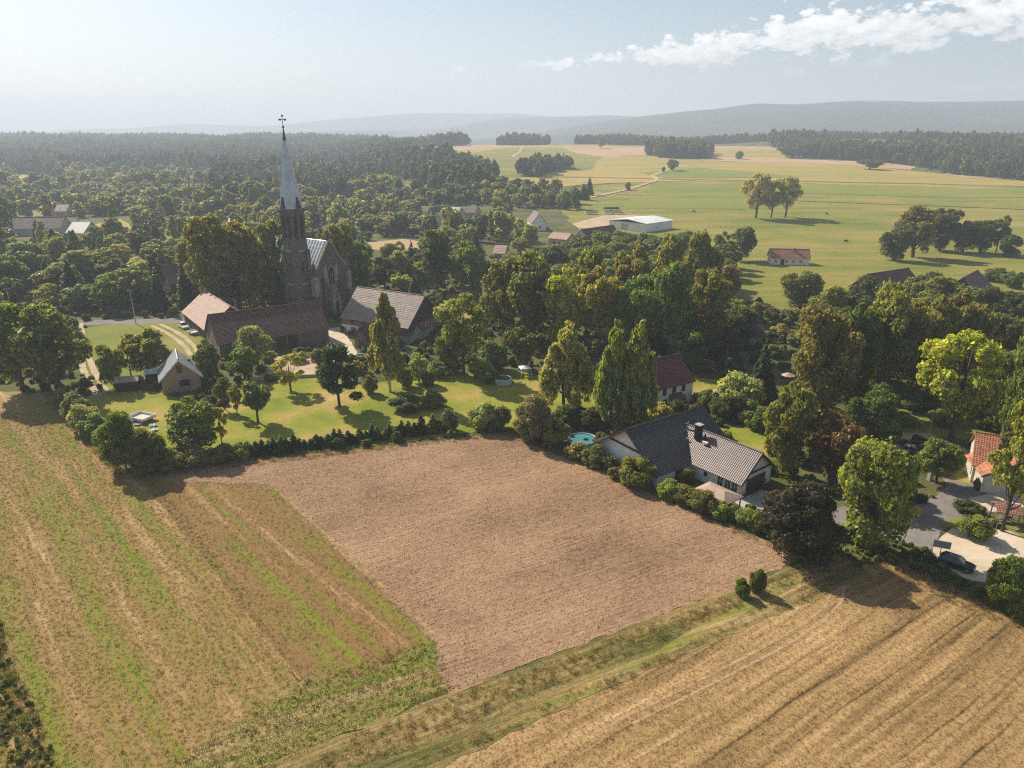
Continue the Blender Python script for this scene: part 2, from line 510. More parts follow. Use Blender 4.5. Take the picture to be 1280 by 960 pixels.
M['asphalt'] = fieldmat('worn_asphalt', 0.9, [(0.1, (0.14, 0.125, 0.11)), (0.5, (0.21, 0.19, 0.17)), (0.9, (0.29, 0.265, 0.235))], su=0.5, sv=0.1, wstripe=0.25, wpatch=0.5, wfine=0.25, bd=0.02, patch=0.2)
M['bank'] = fieldmat('weedy_bank', 0.5, [(0.1, (0.06, 0.08, 0.02)), (0.45, (0.12, 0.14, 0.03)), (0.75, (0.24, 0.19, 0.07))], su=0.2, sv=0.1, wpatch=0.5, bd=0.3)
M['mountain'] = fieldmat('wooded_mountain', 0.1, [(0.2, (0.02, 0.03, 0.016)), (0.6, (0.036, 0.05, 0.022)), (0.8, (0.06, 0.075, 0.03)), (0.95, (0.2, 0.21, 0.1))], su=0.004, sv=0.001, wstripe=0.6, wpatch=0.5, wfine=0.2, bd=3.0, patch=0.004, sstreak=(0.002, 0.012, 0))

M['leaf'] = leafmat('foliage')
M['leaf_far'] = leafmat('far_foliage', True, 0.48, [(0.0, (0.07, 0.095, 0.032)), (0.3, (0.14, 0.17, 0.055)), (0.6, (0.22, 0.24, 0.085)), (0.85, (0.32, 0.31, 0.13)), (1.0, (0.25, 0.21, 0.09))])
M['leaf_wood'] = leafmat('woodland_foliage', True, 0.36, [(0.0, (0.035, 0.052, 0.02)), (0.5, (0.07, 0.092, 0.03)), (0.85, (0.115, 0.135, 0.044)), (1.0, (0.14, 0.13, 0.05))])
M['weed'] = leafmat('weed_foliage', True, 0.3, [(0.0, (0.12, 0.13, 0.04)), (0.3, (0.22, 0.17, 0.07)), (0.7, (0.34, 0.24, 0.11)), (1.0, (0.44, 0.33, 0.17))])
M['weed_green'] = leafmat('green_weeds', True, 0.38, [(0.0, (0.06, 0.085, 0.024)), (0.5, (0.12, 0.145, 0.036)), (0.85, (0.2, 0.19, 0.055)), (1.0, (0.27, 0.2, 0.07))])
M['bark'] = plain('bark', (0.075, 0.058, 0.042), 0.9, 0.4, 3.0, bmp=0.03)
M['birch_bark'] = plain('birch_bark', (0.5, 0.48, 0.44), 0.8, 0.25, 2.0, dirt=(0.05, 0.045, 0.04))
M['whitewash'] = plain('plaster_white', (0.74, 0.73, 0.70), 0.85, 0.06, 0.8, dirt=(0.55, 0.53, 0.48))
M['cream'] = plain('plaster_cream', (0.55, 0.5, 0.4), 0.85, 0.08, 0.8, dirt=(0.42, 0.37, 0.29))
M['pink'] = plain('plaster_pink', (0.6, 0.4, 0.3), 0.85, 0.1, 0.8, dirt=(0.5, 0.36, 0.28))
M['greywall'] = plain('plaster_grey', (0.4, 0.38, 0.35), 0.85, 0.15, 0.8, dirt=(0.25, 0.23, 0.2))
M['stone'] = plain('sandstone', (0.15, 0.135, 0.115), 0.9, 0.4, 1.3, dirt=(0.05, 0.047, 0.042), bmp=0.05)
M['pale_stone'] = plain('pale_sandstone', (0.36, 0.32, 0.25), 0.9, 0.25, 1.3, dirt=(0.2, 0.18, 0.15), bmp=0.04)
M['zinc'] = plain('zinc_sheet', (0.46, 0.50, 0.54), 0.42, 0.12, 0.9, metal=0.35, dirt=(0.34, 0.36, 0.38))
M['lead'] = plain('dark_lead', (0.07, 0.075, 0.085), 0.5, 0.2, 1.0, metal=0.3)
M['iron'] = plain('dark_iron', (0.03, 0.03, 0.032), 0.5, 0.2, 2.0, metal=0.6)
M['glass'] = plain('window_glass', (0.02, 0.024, 0.028), 0.08, 0.2, 1.0, spec=0.6)
M['frame_white'] = plain('painted_white', (0.72, 0.71, 0.68), 0.5, 0.05, 2.0)
M['frame_dark'] = plain('dark_timber', (0.035, 0.026, 0.02), 0.7, 0.3, 2.0)
M['door_brown'] = boards('door_boards', (0.11, 0.06, 0.035), (0.05, 0.028, 0.018), 0.12)
M['board_grey'] = boards('weathered_boards', (0.2, 0.175, 0.145), (0.09, 0.075, 0.06), 0.22)
M['board_dark'] = boards('dark_boards', (0.12, 0.085, 0.06), (0.05, 0.036, 0.027), 0.2)
M['board_red'] = boards('red_boards', (0.14, 0.05, 0.035), (0.06, 0.022, 0.018), 0.18)
M['brick'] = brickmat('red_brick', (0.3, 0.13, 0.08), (0.2, 0.085, 0.055), (0.3, 0.26, 0.22))
M['brick_pale'] = brickmat('pinkish_brick', (0.34, 0.205, 0.145), (0.24, 0.14, 0.1), (0.4, 0.34, 0.28))
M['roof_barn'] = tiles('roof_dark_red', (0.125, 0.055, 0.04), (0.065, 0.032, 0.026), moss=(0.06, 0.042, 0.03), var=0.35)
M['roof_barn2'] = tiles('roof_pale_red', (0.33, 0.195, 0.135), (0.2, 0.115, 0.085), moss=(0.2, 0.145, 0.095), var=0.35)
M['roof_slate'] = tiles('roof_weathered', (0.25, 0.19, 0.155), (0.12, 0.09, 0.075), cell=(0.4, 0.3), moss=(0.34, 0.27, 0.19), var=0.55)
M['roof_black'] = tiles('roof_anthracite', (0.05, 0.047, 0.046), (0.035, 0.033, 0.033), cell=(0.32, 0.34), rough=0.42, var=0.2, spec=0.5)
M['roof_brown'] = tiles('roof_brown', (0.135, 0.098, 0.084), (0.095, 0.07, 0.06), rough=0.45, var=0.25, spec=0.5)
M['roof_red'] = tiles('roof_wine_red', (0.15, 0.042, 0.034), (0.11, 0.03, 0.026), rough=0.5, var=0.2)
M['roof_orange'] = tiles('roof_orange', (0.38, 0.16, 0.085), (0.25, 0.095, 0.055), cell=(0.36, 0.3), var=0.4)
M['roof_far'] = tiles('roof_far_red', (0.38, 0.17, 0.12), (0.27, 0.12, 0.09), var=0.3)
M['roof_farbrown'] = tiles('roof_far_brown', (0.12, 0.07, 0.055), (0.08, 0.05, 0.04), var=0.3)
M['roof_farpink'] = tiles('roof_far_pink', (0.5, 0.32, 0.25), (0.4, 0.25, 0.2), var=0.3)
M['sheet_grey'] = plain('grey_sheet_roof', (0.3, 0.32, 0.34), 0.4, 0.1, 0.7, metal=0.2)
M['sheet_white'] = plain('white_sheet', (0.68, 0.69, 0.69), 0.45, 0.08, 0.4, dirt=(0.5, 0.49, 0.47))
M['felt'] = plain('tan_felt', (0.38, 0.28, 0.22), 0.85, 0.15, 1.0)
M['pool_blue'] = plain('pool_liner', (0.11, 0.33, 0.37), 0.3, 0.15, 1.0)
M['pool_wall'] = plain('pool_wall', (0.4, 0.5, 0.55), 0.5, 0.12, 1.0)
M['water'] = plain('pool_water', (0.07, 0.25, 0.28), 0.06, 0.12, 0.6, spec=0.6)
M['water_dark'] = plain('pool_water_dark', (0.05, 0.1, 0.11), 0.06, 0.12, 0.6, spec=0.6)
M['tyre'] = plain('rubber', (0.02, 0.02, 0.02), 0.85, 0.2, 4.0)
M['rim'] = plain('alloy', (0.4, 0.4, 0.41), 0.35, 0.1, 4.0, metal=0.8)
M['car_black'] = plain('black_paint', (0.012, 0.014, 0.014), 0.16, 0.1, 1.0, spec=0.7)
M['car_white'] = plain('white_paint', (0.62, 0.63, 0.64), 0.3, 0.06, 1.0, spec=0.5)
M['car_blue'] = plain('blue_tarp', (0.08, 0.17, 0.26), 0.5, 0.2, 1.0)
M['lamp_red'] = plain('tail_lamp', (0.35, 0.02, 0.02), 0.25, 0.1, 1.0)
M['lamp_clear'] = plain('head_lamp', (0.6, 0.6, 0.6), 0.15, 0.1, 1.0)
M['board_blue'] = plain('board_blue_grey', (0.25, 0.31, 0.34), 0.45, 0.15, 2.0)
M['concrete'] = plain('concrete', (0.4, 0.385, 0.35), 0.85, 0.12, 1.0, dirt=(0.28, 0.26, 0.23))
M['timber'] = plain('timber', (0.2, 0.14, 0.09), 0.8, 0.25, 2.0)
M['yellow'] = plain('yellow_plastic', (0.55, 0.3, 0.05), 0.5, 0.1, 1.0)
M['orange'] = plain('orange_plastic', (0.6, 0.17, 0.03), 0.5, 0.1, 1.0)
M['cloth_white'] = plain('white_cloth', (0.7, 0.7, 0.7), 0.8, 0.1, 2.0)
M['tank'] = plain('grey_tank', (0.2, 0.22, 0.23), 0.5, 0.2, 1.0)

# ------------------------------------------------------------------ ground, mountains


def build_ground():
    def warp(n, lo, hi, k):
        t = np.linspace(-1 if lo < 0 else 0, 1, n)
        return np.where(t < 0, np.sinh(k * t) / math.sinh(k) * abs(lo), np.sinh(k * t) / math.sinh(k) * hi)
    xs = warp(301, -14000, 14000, 6.5)
    ys = np.concatenate([np.linspace(-400, 0, 9)[:-1], np.sinh(np.linspace(0, 1, 330) * 4.3) / math.sinh(4.3) * 15000])
    X, Y = np.meshgrid(xs, ys)
    Z = H(X, Y)
    nx, ny = len(xs), len(ys)
    v = np.stack([X, Y, Z], -1).reshape(-1, 3)
    i = (np.arange(ny - 1)[:, None] * nx + np.arange(nx - 1)[None, :]).reshape(-1)
    f = np.stack([i, i + 1, i + 1 + nx, i + nx], -1)
    o = link('ground', quads('ground', v, f, M['ground'], True))
    tag(o, kind='structure')


def quads(name, v, f, mat, smooth=False):
    me = bpy.data.meshes.new(name)
    me.vertices.add(len(v))
    me.vertices.foreach_set('co', np.ascontiguousarray(v, np.float32).ravel())
    me.loops.add(len(f) * 4)
    me.loops.foreach_set('vertex_index', np.ascontiguousarray(f, np.int32).ravel())
    me.polygons.add(len(f))
    me.polygons.foreach_set('loop_start', np.arange(len(f), dtype=np.int32) * 4)
    if smooth:
        me.polygons.foreach_set('use_smooth', np.ones(len(f), bool))
    me.update(calc_edges=True)
    if mat:
        me.materials.append(mat)
    return me


build_ground()


def mountain(prof, dist, depth, seed, name):
    """a wooded ridge: crest heights read from the skyline, at its own distance and with real depth"""
    rng = np.random.default_rng(seed)
    pxs = np.array([p[0] for p in prof], float)
    pys = np.array([p[1] for p in prof], float)
    xs = np.linspace(pxs[0], pxs[-1], 160)
    py = np.interp(xs, pxs, pys)
    k = np.ones(7) / 7
    py = np.convolve(np.pad(py, 3, 'edge'), k, 'valid')
    u = (xs - 640) / F
    v = (480 - py) / F
    t = dist / (CP + v * SP)
    crest = HC + t * (-SP + v * CP)
    X = u * t
    rows = np.linspace(-1, 1, 29)
    vs = []
    ph = rng.uniform(0, 6, 8)
    for r in rows:
        sh = math.cos(r * math.pi / 2) ** 1.1
        yy = dist + r * depth
        wob = 0.13 * np.sin(X / 260 + ph[0] + r * 3) + 0.1 * np.sin(X / 130 + ph[1] - r * 5) + 0.05 * np.sin(X / 60 + ph[2] + r * 7)
        wob = wob * math.sin((1 - abs(r)) * math.pi)
        z = -8 + (crest + 8) * np.clip(sh + wob * 0.5 * sh, 0, 1.0)
        vs.append(np.stack([X * (1 + 0.3 * r * depth / dist), np.full_like(X, yy), z], -1))
    v3 = np.concatenate(vs)
    nx = len(xs)
    i = (np.arange(len(rows) - 1)[:, None] * nx + np.arange(nx - 1)[None, :]).reshape(-1)
    f = np.stack([i, i + 1, i + 1 + nx, i + nx], -1)
    return tag(link(name, quads(name, v3, f, M['mountain'], True)), kind='structure')


mountain([(560, 176), (640, 171), (690, 162), (760, 150), (850, 140), (895, 137), (930, 131), (990, 131), (1060, 129), (1100, 127), (1280, 127), (1420, 126), (1600, 132)], 4000, 1500, 1, 'hills')
mountain([(300, 174), (360, 167), (430, 163), (520, 162), (560, 160), (600, 152), (640, 147), (690, 146), (760, 144), (900, 150), (1000, 165)], 5300, 900, 2, 'hills')
mountain([(-200, 172), (40, 169), (110, 160), (160, 161), (240, 154), (330, 159), (380, 152), (430, 149), (480, 144), (540, 141), (590, 142), (640, 141), (700, 147), (800, 150), (900, 140), (985, 131), (1060, 125), (1110, 125), (1180, 131), (1300, 140)], 7200, 900, 3, 'hills')


COVER = []      # photo polygons of mown, paved or sown ground


def patch(name, pts, mat, off, step=1.5, jit=0.35, sub=0, seed=0, world=False):
    """a sheet of ground cover following the terrain; pts are photo pixels on the ground (or world xy)"""
    rng = random.Random(seed + len(name))
    COVER.append(pts)
    P = [(Vector((p[0], p[1], 0)) if world else G(*p)) for p in pts]
    out = []
    for i in range(len(P)):
        a, b = P[i], P[(i + 1) % len(P)]
        L = (b - a).length
        st = max(step, L / 60)
        n = max(1, int(L / st))
        for k in range(n):
            q = a.lerp(b, k / n)
            j = jit * (1 if k else 0.3) * max(1, st / 3)
            out.append((q.x + rng.uniform(-j, j), q.y + rng.uniform(-j, j)))
    bm = bmesh.new()
    vs = [bm.verts.new((x, y, 0)) for x, y in out]
    bm.faces.new(vs)
    bmesh.ops.triangulate(bm, faces=bm.faces[:])
    if sub:
        for it in range(9):
            ed = [e for e in bm.edges if e.calc_length() > sub]
            if not ed:
                break
            bmesh.ops.subdivide_edges(bm, edges=ed, cuts=1, use_grid_fill=False)
            bmesh.ops.triangulate(bm, faces=bm.faces[:])
    for v in bm.verts:
        v.co.z = Hs(v.co.x, v.co.y) + off
    bmesh.ops.recalc_face_normals(bm, faces=bm.faces)
    if sum(f.normal.z for f in bm.faces) < 0:
        bmesh.ops.reverse_faces(bm, faces=bm.faces[:])
    me = bpy.data.meshes.new(name)
    bm.to_mesh(me)
    bm.free()
    me.materials.append(mat)
    return tag(link(name, me), kind='structure')


# foreground fields
patch('mown_field', [(-160, 480), (60, 492), (118, 545), (160, 592), (200, 604), (410, 905), (340, 960), (200, 1100), (-300, 1100)], M['mown'], 0.012)
patch('strip_field', [(172, 598), (336, 603), (440, 700), (542, 796), (556, 866), (428, 914)], M['strip'], 0.02)
patch('headland', [(385, 850), (440, 848), (545, 800), (566, 862), (430, 918), (330, 962), (180, 1060), (60, 1060), (240, 940)], M['headland'], 0.028, jit=0.8)
patch('ploughed_field', [(160, 592), (632, 541), (1005, 697), (940, 728), (560, 868), (540, 800), (334, 606), (200, 602)], M['plough'], 0.032)
patch('field_margin', [(180, 1060), (330, 962), (428, 918), (560, 868), (940, 728), (1010, 700), (1062, 690), (1092, 722), (1045, 738), (760, 860), (560, 955), (420, 1060)], M['margin'], 0.04)
patch('stubble_field', [(380, 1060), (530, 945), (740, 850), (1030, 726), (1075, 704), (1130, 702), (1290, 775), (1500, 860), (1400, 1100)], M['stubble'], 0.016)
patch('grass_strip', [(640, 900), (820, 815), (985, 722), (1000, 728), (850, 812), (660, 905)], M['headland'], 0.048, jit=0.3)
# gardens, yards and the lane on the left
patch('garden_lawn', [(240, 560), (300, 485), (345, 455), (420, 470), (470, 478), (560, 470), (640, 462), (730, 480), (760, 512), (700, 532), (632, 537), (430, 556), (260, 580)], M['lawn'], 0.02)
patch('meadow', [(96, 412), (150, 404), (235, 402), (262, 420), (250, 450), (160, 482), (130, 492), (112, 470)], M['meadow'], 0.02)
patch('garden_lawn', [(100, 500), (140, 482), (210, 492), (270, 520), (250, 565), (180, 570), (130, 540)], M['lawn'], 0.024)
patch('lane', [(-60, 404), (90, 401), (235, 397), (262, 399), (262, 403), (235, 403), (90, 407), (-60, 411)], M['asphalt'], 0.03, jit=0.1)


def strip(name, pts, width, mat, off, seed=0):
    P = [G(*p) for p in pts]
    Q = []
    for i in range(len(P) - 1):
        n = max(1, int((P[i + 1] - P[i]).length / 2))
        Q += [P[i].lerp(P[i + 1], k / n) for k in range(n)]
    Q.append(P[-1])
    rng = random.Random(seed)
    L, Rr = [], []
    for i, q in enumerate(Q):
        d = (Q[min(i + 1, len(Q) - 1)] - Q[max(i - 1, 0)]).normalized()
        nrm = Vector((-d.y, d.x, 0))
        w = width / 2 * rng.uniform(0.8, 1.2)
        L.append(q + nrm * w)
        Rr.append(q - nrm * w)
    v = [(p.x, p.y, Hs(p.x, p.y) + off) for p in L + Rr]
    n = len(Q)
    f = [(i, n + i, n + i + 1, i + 1) for i in range(n - 1)]
    me = bpy.data.meshes.new(name)
    me.from_pydata(v, [], f)
    me.materials.append(mat)
    return tag(link(name, me), kind='structure')


strip('track', [(90, 404), (97, 440), (104, 462), (113, 480), (122, 494)], 1.5, M['dirt'], 0.034, 1)
strip('track', [(100, 404), (108, 440), (117, 462), (127, 480), (134, 490)], 1.3, M['dirt'], 0.034, 2)
strip('track', [(190, 407), (208, 416), (222, 425), (232, 434), (238, 444)], 1.2, M['dirt'], 0.034, 3)
strip('track', [(200, 405), (219, 414), (233, 423), (243, 433), (250, 444)], 1.2, M['dirt'], 0.034, 4)
strip('wheel_track', [(1056, 728), (1052, 752), (1030, 776), (985, 806), (900, 850), (790, 905)], 0.3, M['tan'], 0.03, 11)
strip('wheel_track', [(1040, 738), (1032, 758), (1005, 780), (950, 812), (860, 858), (740, 918)], 0.28, M['tan'], 0.03, 12)
strip('wheel_track', [(338, 606), (380, 643), (440, 698), (500, 752), (546, 796)], 0.4, M['stubble'], 0.046, 13)
patch('farm_yard', [(405, 412), (424, 409), (440, 428), (448, 444), (434, 452), (420, 440), (408, 430)], M['sand'], 0.03)
patch('bare_earth', [(330, 446), (410, 446), (425, 458), (380, 470), (335, 466)], M['dirt'], 0.026)
# lane and sand lot on the right
patch('village_lane', [(1028, 640), (1060, 632), (1110, 640), (1160, 628), (1185, 607), (1166, 585), (1192, 582), (1222, 612), (1240, 640), (1200, 650), (1176, 665), (1168, 688), (1130, 680), (1095, 668), (1050, 668)], M['asphalt'], 0.03, jit=0.2)
patch('village_lane', [(1128, 541), (1160, 541), (1195, 556), (1222, 566), (1222, 574), (1190, 568), (1150, 552), (1126, 551)], M['dirt'], 0.03, jit=0.2)
patch('sand_lot', [(1166, 694), (1174, 672), (1196, 656), (1215, 660), (1262, 664), (1320, 690), (1400, 730), (1330, 740), (1240, 728), (1205, 724)], M['sand'], 0.036, jit=0.25)
patch('sand_lot', [(1206, 626), (1245, 612), (1300, 612), (1300, 632), (1240, 640)], M['sand'], 0.034, jit=0.25)
patch('grass_island', [(1172, 660), (1182, 651), (1205, 646), (1230, 650), (1247, 664), (1236, 672), (1212, 667), (1190, 660)], M['meadow'], 0.05, jit=0.2)
patch('grass_verge', [(1240, 645), (1262, 652), (1330, 684), (1330, 694), (1262, 664)], M['meadow'], 0.042, jit=0.1)
patch('grass_verge', [(1172, 578), (1196, 566), (1216, 578), (1212, 604), (1196, 602)], M['lawn'], 0.034, jit=0.15)
patch('weedy_bank', [(1040, 686), (1100, 670), (1165, 692), (1205, 724), (1300, 745), (1420, 800), (1420, 830), (1290, 780), (1130, 706), (1070, 706)], M['bank'], 0.05, jit=0.6)
patch('meadow', [(1085, 505), (1150, 492), (1262, 520), (1262, 555), (1190, 548), (1120, 540)], M['meadow'], 0.02)
patch('garden_lawn', [(900, 536), (945, 530), (962, 548), (960, 585), (930, 572)], M['lawn'], 0.02)
patch('garden_lawn', [(862, 500), (900, 490), (920, 478), (860, 470), (838, 488)], M['lawn'], 0.02)
patch('gravel_yard', [(868, 490), (905, 486), (902, 497), (872, 500)], M['dirt'], 0.03)
patch('driveway', [(918, 628), (952, 612), (985, 630), (950, 648)], M['concrete'], 0.03, jit=0.05)
# the open farmland
FARM = dict(step=12, jit=0.8, sub=26)
patch('pasture', [(905, 372), (900, 350), (830, 300), (725, 288), (700, 262), (720, 236), (860, 222), (1300, 228), (1420, 250), (1500, 330), (1400, 372), (1150, 362), (1000, 392)], M['pasture'], 0.16, **FARM)
patch('pasture', [(560, 368), (600, 366), (640, 380), (600, 400), (540, 392)], M['lawn'], 0.03)
patch('green_strip', [(770, 262), (820, 230), (1300, 236), (1420, 240), (1420, 250), (1000, 242), (940, 262)], M['green_strip'], 0.34, **FARM)
patch('hay_field', [(600, 232), (650, 222), (760, 212), (860, 205), (990, 200), (1150, 215), (1300, 226), (1300, 234), (860, 226), (720, 232), (640, 240)], M['hay'], 0.3, **FARM)
patch('hay_field', [(455, 191), (560, 186), (630, 180), (760, 181.5), (1000, 184), (1010, 196), (880, 206), (740, 215), (640, 228), (610, 224), (600, 205), (520, 193)], M['hay'], 0.14, **FARM)
patch('pasture', [(560, 194), (640, 184), (760, 186), (740, 212), (640, 224), (620, 218)], M['pasture'], 0.24, **FARM)
patch('tan_field', [(455, 191), (520, 186.5), (640, 181), (700, 182), (560, 189), (470, 193)], M['tan'], 0.32, **FARM)
patch('tan_field', [(700, 183), (900, 183), (1000, 184.5), (990, 187), (880, 189.5), (760, 197), (720, 192)], M['tan'], 0.3, **FARM)
patch('tan_field', [(870, 196), (990, 199), (1110, 204), (1145, 209), (1140, 213), (1000, 204), (880, 201)], M['tan'], 0.42, **FARM)
patch('tan_field', [(1180, 217), (1260, 222), (1330, 226), (1330, 228), (1200, 223)], M['tan'], 0.5, **FARM)
patch('green_strip', [(800, 216), (870, 210), (930, 214), (1000, 222), (830, 223)], M['green_strip'], 0.5, **FARM)
strip('dry_verge', [(650, 221), (760, 222.5), (860, 225), (1000, 227), (1150, 230), (1320, 235)], 8, M['verge'], 0.5, 3)
strip('dry_verge', [(770, 243.5), (860, 246), (960, 250), (1150, 257), (1320, 264)], 3.5, M['verge'], 0.4, 4)
strip('track', [(640, 197), (650, 190), (655, 182)], 5, M['tan'], 0.6, 5)
strip('track', [(740, 247), (790, 236), (822, 226), (815, 220), (835, 212), (870, 205)], 4, M['dirt'], 0.6, 6)
patch('field_clearing', [(460, 303), (505, 299), (540, 304), (520, 312), (462, 313)], M['tan'], 0.1)
patch('field_clearing', [(18, 222), (40, 214), (62, 226), (30, 230)], M['hay'], 0.2)
patch('field_clearing', [(110, 282), (150, 274), (170, 284), (140, 292)], M['hay'], 0.1)
patch('field_clearing', [(150, 300), (200, 292), (225, 300), (180, 309)], M['meadow'], 0.1)
patch('field_clearing', [(240, 244), (300, 238), (320, 243), (260, 249)], M['hay'], 0.2)
patch('field_clearing', [(330, 262), (360, 258), (380, 263), (345, 268)], M['green_strip'], 0.2)
patch('field_clearing', [(100, 232), (150, 228), (165, 232), (120, 236)], M['hay'], 0.2)
patch('field_clearing', [(0, 268), (45, 264), (55, 270), (0, 274)], M['green_strip'], 0.1)
patch('field_clearing', [(505, 230), (555, 226), (560, 234), (510, 237)], M['green_strip'], 0.2)
patch('bare_earth', [(715, 280), (760, 268), (800, 270), (765, 285), (740, 295)], M['dirt'], 0.2)

# ------------------------------------------------------------------ buildings
BLD = []       # footprints (x, y, radius) kept free of trees
CHMESH = {}


def PZ(px, py, z):
    d = ray(px, py)
    t = (z - HC) / d[2]
    return Vector((d[0] * t, d[1] * t, z))


def roof_slope(mb, x0, x1, y1, z1, y0, z0, n, step=0.045, th=0.14):
    """one pitch from ridge (y0,z0) to eave (y1,z1), laid in n overlapping courses"""
    dy, dz = y1 - y0, z1 - z0
    L = math.hypot(dy, dz)
    ny, nz = (-dz / L, dy / L) if dy > 0 else (dz / L, -dy / L)
    if nz < 0:
        ny, nz = -ny, -nz
    prof = []
    for i in range(n):
        a, b = i / n, (i + 1) / n
        prof.append((y0 + dy * a, z0 + dz * a))
        prof.append((y0 + dy * b + ny * step, z0 + dz * b + nz * step))
    last = prof[-1]
    prof.append((y1 - ny * th, z1 - nz * th))
    prof.append((y0 - ny * th, z0 - nz * th))
    mb.prism(prof, x0, x1)


def house(name, label, cat, ctr, ang, L, W, he, hr, wall, roof, ov=0.45, ovx=0.4, course=0.36, group=None, z=None, fascia=None, gablemat=None, ridge=True):
    o = empty(name, (ctr[0], ctr[1], Hs(ctr[0], ctr[1]) if z is None else z), ang, label, cat, group)
    hw = W / 2
    sl = (hr - he) / hw
    mb = MB()
    if gablemat:
        mb.prism([(-hw, -0.3), (hw, -0.3), (hw, he), (-hw, he)], -L / 2, L / 2)
        w = mb.build('wall', wall, o)
        for sx in (-1, 1):
            MB().prism([(-hw + 0.02, he + 0.002), (hw - 0.02, he + 0.002), (0, hr - 0.12)], sx * L / 2 - 0.13, sx * L / 2 + 0.13).build('gable', gablemat, o)
    else:
        mb.prism([(-hw, -0.3), (hw, -0.3), (hw, he - 0.02), (0, hr - 0.1), (-hw, he - 0.02)], -L / 2, L / 2)
        w = mb.build('wall', wall, o)
    n = max(3, int(math.hypot(hw + ov, hr - he) / course))
    mb = MB()
    for s in (-1, 1):
        roof_slope(mb, -L / 2 - ovx, L / 2 + ovx, s * (hw + ov), he - ov * sl + 0.1, 0, hr + 0.1, n)
    rf = mb.build('roof', roof, o)
    if ridge:
        MB().tube([(-L / 2 - ovx, 0, hr + 0.13), (L / 2 + ovx, 0, hr + 0.13)], [0.14, 0.14], 8).build('ridge_tiles', roof, rf)
    if fascia:
        for sx in (-1, 1):
            mb = MB()
            for s in (-1, 1):
                x = sx * (L / 2 + ovx + 0.03)
                y1, z1 = s * (hw + ov + 0.02), he - ov * sl + 0.06
                mb.add([(x - 0.03, 0, hr + 0.06), (x - 0.03, y1, z1), (x - 0.03, y1, z1 - 0.24), (x - 0.03, 0, hr - 0.2), (x + 0.03, 0, hr + 0.06), (x + 0.03, y1, z1), (x + 0.03, y1, z1 - 0.24), (x + 0.03, 0, hr - 0.2)],
                       [(0, 1, 2, 3), (7, 6, 5, 4), (0, 4, 5, 1), (1, 5, 6, 2), (2, 6, 7, 3), (3, 7, 4, 0)])
            mb.build('bargeboard', fascia, rf)
    BLD.append((ctr[0], ctr[1], math.hypot(L, W) / 2 * 0.8))
    o['_L'], o['_W'] = L, W
    return o


def window(o, side, u, z, w=0.9, h=1.2, frame=None, bars=True, name='window', pane=None):
    """a window on side f(-y) b(+y) l(-x) r(+x), u along that wall"""
    L, W = o['_L'], o['_W']
    fr = frame or M['frame_white']
    t = 0.09
    e = 0.03 if side in 'fb' else 0.16

    def put(c, s):
        if side == 'f':
            return (c[0], -W / 2 - c[1], c[2]), (s[0], s[1], s[2])
        if side == 'b':
            return (c[0], W / 2 + c[1], c[2]), (s[0], s[1], s[2])
        if side == 'l':
            return (-L / 2 - c[1], c[0], c[2]), (s[1], s[0], s[2])
        return (L / 2 + c[1], c[0], c[2]), (s[1], s[0], s[2])
    pb = MB()
    pb.box(*put((u, 0.02, z), (w, 0.06, h)))
    p = pb.build(name, pane or M['glass'], o)
    f = MB()
    for du, dz, sw, sh in ((0, h / 2 + t / 2, w + 2 * t, t), (0, -h / 2 - t / 2, w + 2 * t, t), (-w / 2 - t / 2, 0, t, h), (w / 2 + t / 2, 0, t, h)):
        f.box(*put((u + du, 0.03, z + dz), (sw, 0.1, sh)))
    if bars:
        f.box(*put((u, 0.045, z), (0.06, 0.06, h)))
        f.box(*put((u - w / 4 - 0.01, 0.045, z + h * 0.12), (w / 2 - 0.06, 0.05, 0.05)))
        f.box(*put((u + w / 4 + 0.01, 0.045, z + h * 0.12), (w / 2 - 0.06, 0.05, 0.05)))
    f.build('frame', fr, p)
    return p


def door(o, side, u, w, h, mat, frame=None, z=0.0):
    L, W = o['_L'], o['_W']

    def put(c, s):
        if side == 'f':
            return (c[0], -W / 2 - c[1], c[2]), s
        if side == 'b':
            return (c[0], W / 2 + c[1], c[2]), s
        if side == 'l':
            return (-L / 2 - c[1], c[0], c[2]), (s[1], s[0], s[2])
        return (L / 2 + c[1], c[0], c[2]), (s[1], s[0], s[2])
    d = MB().box(*put((u, 0.03, z + h / 2), (w, 0.07, h))).build('door', mat, o)
    f = MB()
    for du, dz, sw, sh in ((0, h + 0.05, w + 0.2, 0.1), (-w / 2 - 0.05, h / 2, 0.1, h), (w / 2 + 0.05, h / 2, 0.1, h)):
        f.box(*put((u + du, 0.04, z + dz), (sw, 0.12, sh)))
    f.build('frame', frame or M['frame_dark'], d)
    MB().box(*put((u + w * 0.38, 0.09, z + h * 0.46), (0.12, 0.06, 0.04))).build('handle', M['iron'], d)
    return d


def chimney(o, x, y, ztop, zb, s=0.6, mat=None):
    mb = MB().box((x, y, (ztop + zb) / 2), (s, s, ztop - zb))
    c = mb.build('chimney', mat or M['brick'], o)
    MB().box((x, y, ztop + 0.07), (s + 0.16, s + 0.16, 0.13)).build('cap', M['concrete'], c)
    return c


def ridge_house(name, label, cat, r1, r2, hr, he, W, wall, roof, grow=(0, 0), **k):
    """a gabled building whose ridge ends are seen at two photo pixels"""
    z0 = 0.0
    A, B = PZ(r1[0], r1[1], hr), PZ(r2[0], r2[1], hr)
    for _ in range(3):
        m = (A + B) / 2
        z0 = Hs(m.x, m.y)
        A, B = PZ(r1[0], r1[1], hr + z0), PZ(r2[0], r2[1], hr + z0)
    d = (B - A)
    d.z = 0
    L = d.length
    d.normalize()
    A = A - d * grow[0]
    B = B + d * grow[1]
    m = (A + B) / 2
    return house(name, label, cat, (m.x, m.y), math.atan2(d.y, d.x), L + sum(grow), W, he, hr, wall, roof, **k)


